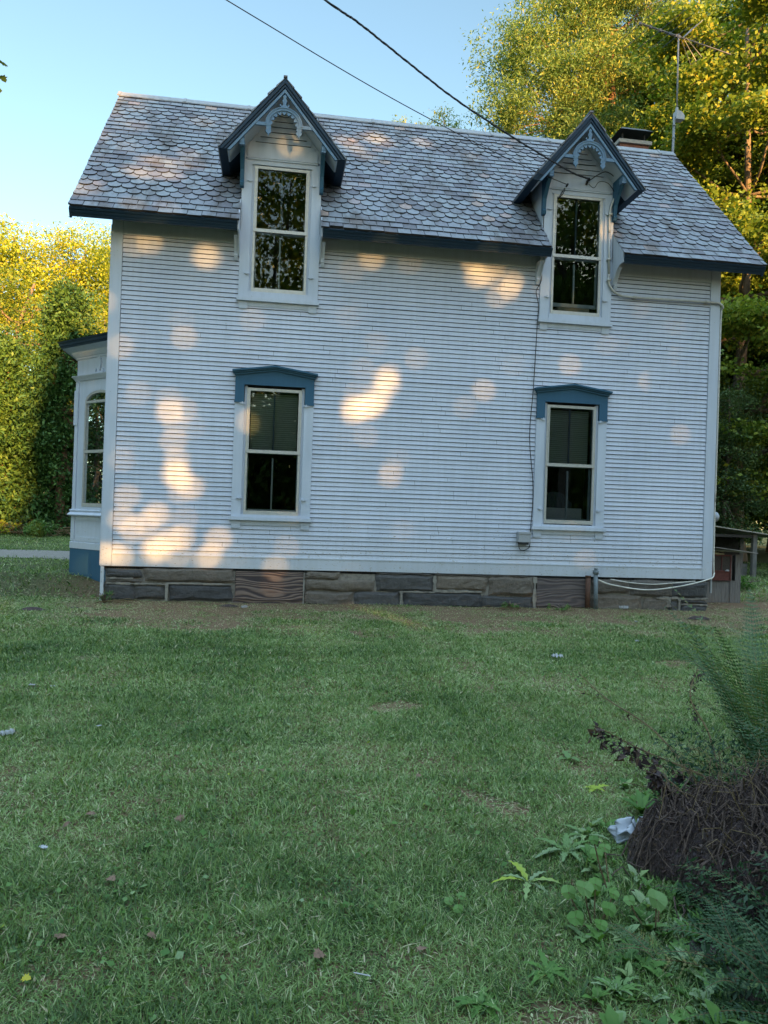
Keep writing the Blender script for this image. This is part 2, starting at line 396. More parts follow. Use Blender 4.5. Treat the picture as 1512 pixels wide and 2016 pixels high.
def clapwall(mb, org, u, n, z0, z1, spans, ex=.0735, lip=.015, seed=1):
    """org: point at u=0,z=0; u along wall; n outward; spans(z)->[(a,b)]"""
    rg = random.Random(seed); z = z0; u = Vector(u); n = Vector(n); org = Vector(org)
    while z < z1-.01:
        zt = min(z+ex, z1); dz = rg.uniform(-.0015, .0015)
        for a, b in spans((z+zt)/2, z, zt):
            if b-a < .02: continue
            cuts = [a]; x = a + rg.uniform(1.2, 4)
            while x < b-.5: cuts.append(x); x += rg.uniform(2.2, 4.4)
            cuts.append(b)
            for c0, c1 in zip(cuts, cuts[1:]):
                e = rg.uniform(-.002, .003); k = max(2, int((c1-c0)/.7)+1); P = []
                for i in range(k+1):
                    t = c0 + (c1-c0)*i/k
                    if 0 < i < k: w = rg.uniform(-.0012, .0012)
                    else: w = 0
                    w2 = lip + e + rg.uniform(-.0015, .0015)
                    if i == 0 and c0 != a: t += .0018
                    if i == k and c1 != b: t -= .0018
                    P.append((t, w, w2))
                for (t0, w0, l0), (t1, w1, l1) in zip(P, P[1:]):
                    zb0, zb1 = z+dz+w0, z+dz+w1
                    q = [org+u*t0+n*l0+Vector((0, 0, zb0)), org+u*t1+n*l1+Vector((0, 0, zb1)),
                         org+u*t1+n*.002+Vector((0, 0, zt-.0085+w1)), org+u*t0+n*.002+Vector((0, 0, zt-.0085+w0)),
                         org+u*t0-n*.006+Vector((0, 0, zb0+.001)), org+u*t1-n*.006+Vector((0, 0, zb1+.001))]
                    q += [org+u*t1-n*.007+Vector((0, 0, zt+.002)), org+u*t0-n*.007+Vector((0, 0, zt+.002)), org+u*t1-n*.007+Vector((0, 0, zt-.012)), org+u*t0-n*.007+Vector((0, 0, zt-.012))]
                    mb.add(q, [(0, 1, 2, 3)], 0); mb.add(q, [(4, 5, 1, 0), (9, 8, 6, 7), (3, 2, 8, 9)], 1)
        z = zt
wins = [(DC[0]-.6, DC[0]+.6, 1.34, 3.55), (DC[1]-.6, DC[1]+.6, 1.34, 3.55), (DC[0]-.6, DC[0]+.6, 4.87, 6.2), (DC[1]-.6, DC[1]+.6, 4.87, 6.2)]
def front_spans(zm, z0, z1):
    segs = [(.165, HX-.175)]
    for a, b, c, d in wins:
        if z0 >= c-.001 and z1 <= d+.001 or (z0 < d and z1 > c and (min(z1, d)-max(z0, c)) > .06):
            segs = [s for p, q in segs for s in ([(p, min(q, a)), (max(p, b), q)] if a < q and b > p else [(p, q)])]
    return [s for s in segs if s[1]-s[0] > .03]
mb = MB()
clapwall(mb, (0, 0, 0), (1, 0, 0), (0, -1, 0), .735, 5.715, front_spans)
def gable_spans(zm, z0, z1):
    if z1 < 6.35: return [(.15, HY-.15)]
    h = (z1-6.43)/TR + .02; return [(max(.15, h), min(HY-.15, HY-h))]
clapwall(mb, (HX, 0, 0), (0, 1, 0), (1, 0, 0), .735, 9.1, gable_spans, seed=2)
def gspl(zm, z0, z1):
    s = gable_spans(zm, z0, z1)
    if z1 < 4.5: s = [(.15, 1.2), (4.36, HY-.15)]
    return s
clapwall(mb, (0, 0, 0), (0, 1, 0), (-1, 0, 0), .735, 9.1, gspl, seed=3)
clapwall(mb, (0, HY, 0), (1, 0, 0), (0, 1, 0), .735, 5.87, lambda *a: [(.15, HX-.15)], seed=4)
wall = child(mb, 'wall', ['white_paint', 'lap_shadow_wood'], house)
# sheathing behind the boards keeps the rooms dark
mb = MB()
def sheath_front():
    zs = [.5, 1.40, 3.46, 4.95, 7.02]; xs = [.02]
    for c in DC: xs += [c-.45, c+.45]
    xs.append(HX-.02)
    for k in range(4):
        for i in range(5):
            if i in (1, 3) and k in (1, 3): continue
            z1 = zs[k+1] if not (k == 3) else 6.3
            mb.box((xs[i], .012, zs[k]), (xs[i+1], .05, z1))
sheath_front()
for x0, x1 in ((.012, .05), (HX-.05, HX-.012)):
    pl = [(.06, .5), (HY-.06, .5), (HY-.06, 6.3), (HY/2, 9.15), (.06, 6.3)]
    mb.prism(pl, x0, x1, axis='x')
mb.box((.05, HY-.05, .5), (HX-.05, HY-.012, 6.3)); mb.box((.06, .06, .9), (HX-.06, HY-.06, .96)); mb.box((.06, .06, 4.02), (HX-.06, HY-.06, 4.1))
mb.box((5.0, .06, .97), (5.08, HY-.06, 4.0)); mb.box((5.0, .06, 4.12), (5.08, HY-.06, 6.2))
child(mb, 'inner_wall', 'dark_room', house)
# corner boards and water table
mb = MB()
for x0, x1 in ((-.006, .160), (HX-.172, HX+.006)):
    for y0, y1, zt in ((-.026, .01, 6.02), (HY-.01, HY+.026, 5.86)):
        mb = MB(); mb.box((x0, y0, .542), (x1, y1, zt))
        X = 0 if x0 < 1 else HX; sx = -1 if x0 < 1 else 1
        if y0 < 1: mb.box((X, y1+.0, .545), (X+sx*.024, .14, 5.86))
        else: mb.box((X, HY-.14, .545), (X+sx*.024, y0, 5.86))
        child(mb, 'corner_board', 'trim_white', house)
mb = MB(); xs = [.163, 1.35, 2.92, 4.05, 5.3, 6.72, 7.4, 9.0, HX-.175]
for a, b in zip(xs, xs[1:]): mb.box((a+.001, -.021, .542), (b-.001, .01, .735), tint=rng.random())
mb.box((.163, -.028, .722), (HX-.175, .0, .738))
for sx in (-1, 1):
    X = 0 if sx < 0 else HX
    ys = [(.15, 1.15), (4.4, HY-.15)] if sx < 0 else [(.15, HY-.15)]
    for a, b in ys: mb.box((X, a, .542), (X+sx*.021, b, .735))
mb.box((.15, HY, .542), (HX-.15, HY+.021, .735))
child(mb, 'base_board', 'trim_white', house)
# stone foundation (front laid stone by stone, other sides coursed the same way)
mb = MB(); rs = random.Random(5)
def stone(x0, x1, z0, z1, y, tint, face='f', X=0):
    nxs = max(4, int((x1-x0)/.07)); nzs = 6; vs = []; fs = []; hh = z1-z0; c4 = [rs.uniform(-.10, .12)*hh for _ in range(4)]; e4 = [rs.uniform(-.02, .012) for _ in range(2)]; ph = rs.uniform(0, 9)
    for j in range(nzs+1):
        for i in range(nxs+1):
            fx, fz = i/nxs, j/nzs; e = min(fx*(x1-x0), (1-fx)*(x1-x0), fz*(z1-z0), (1-fz)*(z1-z0))
            out = .004+.034*min(1, e/.045)**.6+.014*mnoise.noise(Vector((x0*3+fx*(x1-x0)*7, fz*hh*11, tint*30)))+rs.uniform(-.003, .004)
            xx = x0+fx*(x1-x0)+rs.uniform(-.006, .006)+.016*math.sin(fz*4+ph)+(e4[0]*(1-fx)-e4[1]*fx); zz = z0+fz*hh+rs.uniform(-.003, .003)+.007*math.sin(xx*9+ph)+(c4[0]*(1-fx)+c4[1]*fx)*(1-fz)*.6-(c4[2]*(1-fx)+c4[3]*fx)*fz*.6
            vs.append((xx, y-out, zz) if face == 'f' else (X-out, xx, zz) if face == 'l' else (X+out, xx, zz) if face == 'r' else (xx, y+out, zz))
    for j in range(nzs):
        for i in range(nxs):
            a = j*(nxs+1)+i; q = (a, a+1, a+nxs+2, a+nxs+1)
            fs.append(q)
    mb.add(vs, fs, 0, tint)
front_stones = [  # x0,x1,z0,z1,tone
 (.07,.62,.36,.50,.3),(.66,2.03,.30,.53,.75),(.07,.5,-.02,.27,.25),(.53,1.0,.03,.25,.35),(1.03,2.02,.02,.27,.12),(.07,.62,.28,.345,.6),
 (3.17,3.7,.40,.52,.8),(3.17,4.30,.22,.395,.85),(4.32,5.28,.24,.50,.35),(3.17,3.95,-.04,.20,.7),(3.98,4.72,-.04,.21,.3),(5.32,6.2,.27,.50,.9),(6.22,7.0,.20,.50,.75),
 (4.78,6.1,-.02,.23,.1),(6.12,7.0,-.04,.18,.2),(8.03,8.7,.27,.5,.7),(8.72,9.5,.22,.50,.55),(9.52,10.15,.21,.50,.15),(8.03,8.95,-.06,.24,.85),(8.98,9.42,-.06,.19,.75),
 (9.45,9.62,-.06,.16,.3),(9.66,10.15,-.08,.09,.2),(9.66,10.15,.11,.185,.2),(4.32,5.25,.505,.53,.5),(5.3,7.0,.505,.53,.6)]
for a, b, c, d_, t in front_stones: stone(a, b, c, d_, 0, t)
for X, f in ((0.06, 'l'), (HX-.06, 'r')):
    for r_ in range(3):
        y = .1
        while y < HY-.1:
            w = rs.uniform(.4, 1.1); y1 = min(HY-.05, y+w)
            if not (f == 'l' and 1.3 < (y+y1)/2 < 4.3): stone(y+.015, y1-.015, -.05+r_*.2, .13+r_*.2, 0, rs.random(), f, X)
            y = y1
for r_ in range(3):
    x = .1
    while x < HX-.1: w = rs.uniform(.5, 1.2); stone(x+.015, min(HX-.05, x+w)-.015, -.05+r_*.2, .13+r_*.2, HY, rs.random(), 'b'); x += w
mb.box((.075, .012, -.25), (2.06, .3, .52), 1); mb.box((3.15, .012, -.25), (7.03, .3, .52), 1); mb.box((8.0, .012, -.25), (10.14, .3, .52), 1)
mb.box((.075, .3, -.25), (.3, HY-.02, .52), 1); mb.box((HX-.3, .3, -.25), (HX-.075, HY-.02, .52), 1); mb.box((.3, HY-.3, -.25), (HX-.3, HY-.02, .52), 1)
# runs of pale mortar smeared over the joints
for a, b, z, w in ((.1, .6, .275, .014), (.55, 1.0, .27, .012), (1.0, 2.0, .285, .012), (.15, .5, .352, .012), (4.7, 5.3, .225, .012), (5.3, 6.1, .248, .02), (9.6, 10.16, .197, .014), (9.63, 10.16, .10, .012), (9.2, 9.6, .205, .02)):
    k = 7
    for i in range(k):
        x0 = a+(b-a)*i/k; x1 = a+(b-a)*(i+1)/k; zz = z+rs.uniform(-.006, .006); ww = w*rs.uniform(.4, 1.5)
        mb.add([(x0, -.036, zz-ww), (x1, -.037, zz-ww*.8), (x1, -.038, zz+ww*.9), (x0, -.037, zz+ww), (x0, .0, zz-ww), (x1, .0, zz-ww), (x1, 0, zz+ww), (x0, 0, zz+ww)],
               [(0, 1, 2, 3), (3, 2, 6, 7), (4, 5, 1, 0)], 2)
for x, z0, z1, w in ((1.01, .0, .28, .02), (4.75, .02, .24, .025), (5.30, .24, .50, .03), (9.63, -.03, .2, .018), (9.43, .05, .22, .05), (7.02, .0, .52, .03), (3.15, .0, .5, .012)):
    k = 5
    for i in range(k):
        za = z0+(z1-z0)*i/k; zb = z0+(z1-z0)*(i+1)/k; ww = w*rs.uniform(.5, 1.3)
        mb.add([(x-ww, -.0365, za), (x+ww, -.0385, za), (x+ww*.9, -.0375, zb), (x-ww, -.036, zb), (x-ww, 0, za), (x+ww, 0, za), (x+ww, 0, zb), (x-ww, 0, zb)],
               [(0, 1, 2, 3), (1, 5, 6, 2), (4, 0, 3, 7)], 2)
child(mb, 'foundation', ['schist_stone', 'mortar', 'mortar'], house)
for k, (a, b, z0, z1) in enumerate(((2.07, 3.14, .05, .50), (7.06, 7.97, .03, .50))):
    mb = MB(); mb.box((a, -.018, z0), (b, .02, z1)); mb.box((a-.03, -.004, -.15), (b+.03, .2, z0+.02)); mb.box((a-.03, .021, z0), (b+.03, .2, .535))
    p = child(mb, 'plywood_panel', ['plywood_grain' if k == 0 else 'plywood_worn'], house)
    p['label'] = 'weathered plywood board closing a foundation opening'
mb = MB(); mb.box((.005, -.03, -.02), (.055, .015, .53))
child(mb, 'corner_post', 'trim_white', house)

# slates
rows = ['r']*3+['s']*6+['r']*4+['s']*3+['r']*4+['s']*4+['r']*3
slope_len = math.hypot(2.78-YE, roofz(2.78)-ZE); EXPO = slope_len/len(rows); SW = .216
uv = Vector((0, math.cos(R(46.444)), math.sin(R(46.444)))); nrm = Vector((0, -math.sin(R(46.444)), math.cos(R(46.444))))
XL, XR = -.55, 10.765
rs = random.Random(21)
slate = MB()
for i, kind in enumerate(rows):
    v0 = i*EXPO; x = XL - (SW*.5 if i % 2 else 0)
    zrow = ZE+uv.z*v0
    while x < XR:
        a, b = max(x, XL)+.005, min(x+SW, XR)-.005; x += SW
        if b-a < .03: continue
        if zrow < 7.35:
            skip = False
            for c in DC:
                l, r_ = c-.625, c+.625
                if a >= l-.01 and b <= r_+.01: skip = True
                elif a < l < b: b = l
                elif a < r_ < b: a = r_
            if skip or b-a < .03: continue
        w = b-a; t = rs.betavariate(2.2, 2.2)*.88
        if rs.random() < .03: t = rs.uniform(.93, 1)
        if rs.random() < .08: t = rs.uniform(0, .1)
        tail = .022+rs.uniform(0, .009); dv = rs.uniform(-.006, .006); sk = rs.uniform(-.004, .004)
        if rs.random() < .02: dv += rs.choice((-.03, .03)); sk *= 3
        if kind == 'r':
            prof = [(0, 0), (1, 0)]
            if rs.random() < .05: prof = [(0, .03), (.3, 0), (1, .005)]
        else:
            D = .088; prof = [(0, D), (.10, D*.42), (.28, D*.10), (.5, 0), (.72, D*.10), (.90, D*.42), (1, D)]
        head = EXPO+.075
        top = [(a, head), (b, head)]; pts = [(a+w*p, q) for p, q in prof]
        def W(px, pv, h): return Vector((px, YE, ZE)) + uv*(v0+pv+dv) + nrm*h
        vs = [W(px, pv+sk*(px-a)/w, tail-(tail-.003)*pv/head) for px, pv in pts] + [W(b, head, .003), W(a, head, .003)]
        n = len(pts)
        vs += [W(px, pv+sk*(px-a)/w, -.004) for px, pv in pts]
        slate.add(vs, [tuple(range(n+2))], 0, t)
        slate.add(vs, [(k+n+2, k+n+3, k+1, k) for k in range(n-1)], 1, t)  # tail edges coloured near black to deepen the shadow under each course
# the unseen back slope: the same courses, simpler
uvb = Vector((0, -uv.y, uv.z)); nb = Vector((0, -nrm.y, nrm.z)); YB = HY-YE
for i in range(len(rows)):
    for j in range(27):
        a = XL+j*(XR-XL)/27; b = a+(XR-XL)/27-.004
        p = lambda x, v, h: Vector((x, YB, ZE))+uvb*v+nb*h
        slate.add([p(b, i*EXPO, .014), p(a, i*EXPO, .014), p(a, (i+1)*EXPO+.03, .002), p(b, (i+1)*EXPO+.03, .002), p(b, i*EXPO, -.004), p(a, i*EXPO, -.004)],
                  [(0, 1, 2, 3), (4, 5, 1, 0)], 0, rs.random()*.8)
roof = child(slate, 'slate_roof', ['slate', 'deck_dark'], house)
mb = MB()
segs = [(XL+.02, DC[0]-.656), (DC[0]+.656, DC[1]-.656), (DC[1]+.656, XR-.02)]
def deck(a, b, y0, y1, th=.045):
    mb.prism([(y0, roofz(y0)-.012), (y1, roofz(y1)-.012), (y1, roofz(y1)-.012-th), (y0, roofz(y0)-.012-th)], a, b, axis='x')
ydk = .95
for a, b in segs: deck(a, b, YE+.03, ydk)
deck(XL+.02, XR-.02, ydk, 2.78)
mb.prism([(2.78, roofz(2.78)-.012), (YB-.03, roofz(YE+.03)-.012), (YB-.03, roofz(YE+.03)-.06), (2.78, roofz(2.78)-.06)], XL+.02, XR-.02, axis='x')
child(mb, 'roof_deck', 'deck_dark', house)
mb = MB(); zr = roofz(2.78); x = XL-.01; k = 0
while x < XR:
    x1 = min(x+1.22, XR+.005)
    mb.prism([(2.78-.14, zr-.105), (2.78-.135, zr-.085), (2.78, zr+.055), (2.92-.005, zr-.085), (2.92, zr-.105), (2.78, zr+.035)], x, x1-.004)if False else None
    pl = [(2.655, zr-.10), (2.655, zr-.082), (2.77, zr+.035), (2.78, zr+.045), (2.79, zr+.035), (2.905, zr-.082), (2.905, zr-.10), (2.78, zr+.01)]
    mb.prism(pl, x, x1-.003, axis='x')
    mb.prism([(p, q+.012) for p, q in pl], x-.02, x+.035, axis='x')
    x = x1; k += 1
child(mb, 'ridge_cap', 'galvanised', roof)

# eaves: crown moulding, soffit, white brackets
def eave(a, b, back=False):
    mb = MB()
    prof = [(-.50, 5.893), (-.485, 5.87), (-.468, 5.862), (-.455, 5.835), (-.44, 5.822), (-.43, 5.80), (-.42, 5.795), (-.42, 5.785), (-.40, 5.785), (-.40, 5.97)]
    if back: prof = [(HY-p, q) for p, q in prof]
    mb.prism(prof, a, b, axis='x')
    return mb
for i, (a, b) in enumerate([(XL+.02, DC[0]-.657), (DC[0]+.657, DC[1]-.60), (DC[1]+.657, XR-.02)]):
    e = child(eave(a, b), 'eave_moulding', 'blue_paint_shaded', house)
for a, b in [(.163, DC[0]-.634), (DC[0]+.634, DC[1]-.634), (DC[1]+.634, HX-.175)]:
    mb = MB(); mb.box((a, -.021, 5.712), (b, .01, 6.03)); child(mb, 'frieze_board', 'trim_white', house)
for c in DC:                                           # boards closing the roof where the dormer breaks through the eave
    for s_ in (-1, 1):
        mb = MB(); x0, x1 = sorted((c+s_*.634, c+s_*.655))
        mb.prism([(.02, 6.46), (-.43, 5.985), (-.43, 5.80), (-.30, 5.79), (-.22, 5.74), (-.12, 5.62), (-.05, 5.52), (.005, 5.50)], x0, x1, axis='x')
        child(mb, 'roof_return', 'trim_white', house)
e = child(eave(XL+.02, XR-.02, True), 'eave_moulding', 'blue_paint_shaded', house)
for X, s in ((XL, 1), (XR, -1)):                     # raked trim up the gable ends
    mb = MB(); th = .16
    for sgn in (0, 1):
        f = (lambda y: y) if sgn == 0 else (lambda y: HY-y)
        pl = [(f(YE+.02), roofz(YE)-.03), (f(2.78), roofz(2.78)-.035), (f(2.78), roofz(2.78)-.035-th), (f(YE+.09), roofz(YE)-.03-th*.75)]
        mb.prism(pl, X+s*.012, X+s*.045, axis='x')
        pl2 = [(f(YE+.03), roofz(YE)-.06), (f(2.78), roofz(2.78)-.075), (f(2.78), roofz(2.78)-.10), (f(YE+.05), roofz(YE)-.085)]
        mb.prism(pl2, X+s*.045, X+s*.50, axis='x')
    child(mb, 'rake_board', 'blue_paint_shaded', house)
def small_bracket(mb, x0, x1, ztop, h, dep):
    pl = [(0, ztop), (-dep, ztop), (-dep, ztop-.04), (-dep*.8, ztop-.06), (-dep*.62, ztop-.10), (-dep*.45, ztop-h*.42), (-dep*.28, ztop-h*.62), (-dep*.25, ztop-h*.74), (-dep*.32, ztop-h*.8), (-dep*.18, ztop-h), (0, ztop-h)]
    mb.prism(pl, x0, x1, axis='x')
for x in (DC[0]-.715, DC[0]+.66, DC[1]-.715, DC[1]+.66):
    mb = MB(); small_bracket(mb, x, x+.055, 5.80, .36, .26); child(mb, 'eave_bracket', 'trim_white', house)

# windows
def window(c, z0, z1, zmid, dormer, blind):
    """z0,z1: storm frame bottom/top ; the casing mesh is the part, the rest its sub-parts"""
    mb = MB(); mb.X = Matrix.Translation((c, 0, 0)); B = mb.box
    il, ol = .475, .625
    if not dormer:
        for s in (-1, 1):
            B((s*il, -.034, 1.376), (s*ol, .012, 3.20))
            B((s*(ol-.005), -.030, 1.20), (s*(il+.005), .0, 1.308))
            B((s*(ol-.015), -.026, 1.185), (s*(il+.02), .0, 1.20))
        B((-.655, -.075, 1.318), (.655, .01, 1.376)); B((-.475, -.045, 1.376), (.475, .012, 1.41))
        B((-.475, -.022, 1.24), (.475, .0, 1.318))
        for s in (-1, 1): B((s*.43, -.002, 1.40), (s*.475, .06, 3.46))
        hooks = [(s, z) for s in (-1, 1) for z in (1.66, 3.17)]
    else:
        for s in (-1, 1):
            B((s*il, -.032, 4.875), (s*.632, .012, 7.07))
            B((s*(ol-.005), -.029, 4.70), (s*(il+.005), .0, 4.808)); B((s*(ol-.015), -.026, 4.688), (s*(il+.02), .0, 4.70))
        B((-.655, -.075, 4.81), (.655, .01, 4.875)); B((-.475, -.045, 4.875), (.475, .012, 4.965))
        B((-.475, -.022, 4.735), (.475, .0, 4.81))
        B((-.475, -.03, 7.0), (.475, .012, 7.07)); B((-.56, -.05, 7.07), (.56, -.0, 7.095)); B((-.58, -.06, 7.095), (.58, 0, 7.115))
        for s in (-1, 1): B((s*.43, -.002, 4.96), (s*.475, .06, 7.0))
        hooks = [(s, z) for s in (-1, 1) for z in (5.24, 6.72)]
    for s, z in hooks:
        B((s*(il-.01), -.055, z), (s*(il+.075), -.035, z+.018)); B((s*(il+.02), -.06, z-.012), (s*(il+.04), -.034, z+.03))
    cas = child(mb, 'window', 'trim_white', house)
    mb = MB(); mb.X = Matrix.Translation((c, 0, 0)); B = mb.box; w = .435; st = .036; yf = -.022
    B((-w, yf, z0), (-w+st, .012, z1)); B((w-st, yf, z0), (w, .012, z1)); B((-w+st, yf, z1-.045), (w-st, .012, z1)); B((-w+st, yf-.006, z0), (w-st, .012, z0+.065))
    B((-w+.004, yf-.010, zmid-.026), (w-.004, .010, zmid+.026))
    # thin inner bead round the upper storm pane
    for s in (-1, 1): B((s*(w-st), yf-.008, zmid+.026), (s*(w-st-.014), .008, z1-.045))
    child(mb, 'storm_frame', 'storm_metal', cas)
    mb = MB(); mb.X = Matrix.Translation((c, 0, 0))
    g = w-st+.004
    tl = rng.uniform(-.004, .004)
    mb.add([(-g, .0045, zmid), (g, .0045+tl, zmid), (g, .0035, z1-.04), (-g, .0035-tl, z1-.04)], [(0, 1, 2, 3)])
    mb.add([(-g, .007, z0+.06), (g, .007-tl, z0+.06), (g, .0055, zmid), (-g, .0055+tl, zmid)], [(0, 1, 2, 3)])
    child(mb, 'glass', 'window_glass', cas)
    mb = MB(); mb.X = Matrix.Translation((c, 0, 0)); B = mb.box
    B((-.43, .062, zmid), (-.385, .09, z1)); B((.385, .062, zmid), (.43, .09, z1)); B((-.43, .062, z1-.05), (.43, .089, z1)); B((-.012, .062, zmid), (.012, .088, z1-.05))
    lift = .14 if (dormer and c > 5) else 0
    child(mb, 'upper_sash', 'sash_blue', cas)
    mb = MB(); mb.X = Matrix.Translation((c, 0, 0)); B = mb.box
    B((-.42, .10, z0+lift+.03), (-.385, .125, zmid+.02)); B((.385, .10, z0+lift+.03), (.42, .125, zmid+.02))
    B((-.42, .098, z0+lift+.03), (.42, .126, z0+lift+.09)); B((-.42, .098, zmid-.03), (.42, .124, zmid+.02))
    B((-.012, .08, z0+lift+.09), (.012, .123, zmid-.09))
    child(mb, 'lower_sash', 'sash_grey', cas)
    if blind:
        mb = MB(); mb.X = Matrix.Translation((c, 0, 0)); z = zmid-.01
        while z < z1-.06:
            mb.add([(-.375, .17, z), (.375, .17, z), (.375, .145, z+.021), (-.375, .145, z+.021)], [(0, 1, 2, 3)]); z += .0235
        mb.box((-.375, .19, zmid-.01), (.375, .193, z1-.03), 1)
        child(mb, 'blind', ['blind_slats', 'dark_room'], cas)
    return cas
w1 = window(DC[0], 1.41, 3.433, 2.42, False, True); w2 = window(DC[1], 1.425, 3.433, 2.42, False, True)
w3 = window(DC[0], 4.965, 6.985, 5.955, True, False); w4 = window(DC[1], 4.965, 7.0, 5.96, True, False)
w1['label'] = 'tall window under a blue pointed hood, left of the wall'; w2['label'] = 'tall window under a blue pointed hood beside the hanging cable'
w3['label'] = 'dormer window with both sashes closed'; w4['label'] = 'dormer window with its lower sash raised a little'
for c, cas in ((DC[0], w1), (DC[1], w2)):
    mb = MB(); mb.X = Matrix.Translation((c, 0, 0))
    mb.prism([(-.625, 3.205), (-.482, 3.205), (-.482, 3.495), (.482, 3.495), (.482, 3.205), (.625, 3.205), (.625, 3.62), (0, 3.715), (-.625, 3.62)], -.05, .01)
    for s in (-1, 1): mb.box((s*.480, -.056, 3.19), (s*.632, .0, 3.212))
    mb.box((-.482, -.056, 3.475), (.482, -.02, 3.497))
    for (o, zt, th, d_) in ((.64, .0, .03, .075), (.66, .03, .022, .10), (.675, .052, .028, .125)):
        zs, zp = 3.615+zt, 3.712+zt
        mb.prism([(-o, zs), (-o, zs+th), (0, zp+th), (o, zs+th), (o, zs), (0, zp)], -d_, .0)
    child(mb, 'window_hood', 'blue_paint', cas)
# things seen through the panes
mb = MB(); mb.X = Matrix.Translation((DC[1], 0, 0))
mb.box((-.38, .30, 1.42), (.36, .33, 1.70)); child(mb, 'inner_panel', 'grey_box', w2)
mb = MB(); mb.X = Matrix.Translation((DC[1], 0, 0)); k = 14
for i in range(k):
    a = -.40+.62*i/k; b = -.40+.62*(i+1)/k; h0 = 1.98-.9*max(0, a-.02)-.6*max(0, -.2-a); h1 = 1.98-.9*max(0, b-.02)-.6*max(0, -.2-b); y0 = .40+.02*math.sin(i*2.1); y1 = .40+.02*math.sin((i+1)*2.1)
    mb.add([(a, y0, 1.4), (b, y1, 1.4), (b, y1+.02, h1), (a, y0+.02, h0)], [(0, 1, 2, 3)])
child(mb, 'dark_cloth', 'curtain_dark', w2)
mb = MB(); mb.X = Matrix.Translation((DC[1], 0, 0)); mb.box((-.30, .03, 5.03), (.27, .30, 5.11)); child(mb, 'sill_tray', 'cardboard', w4)

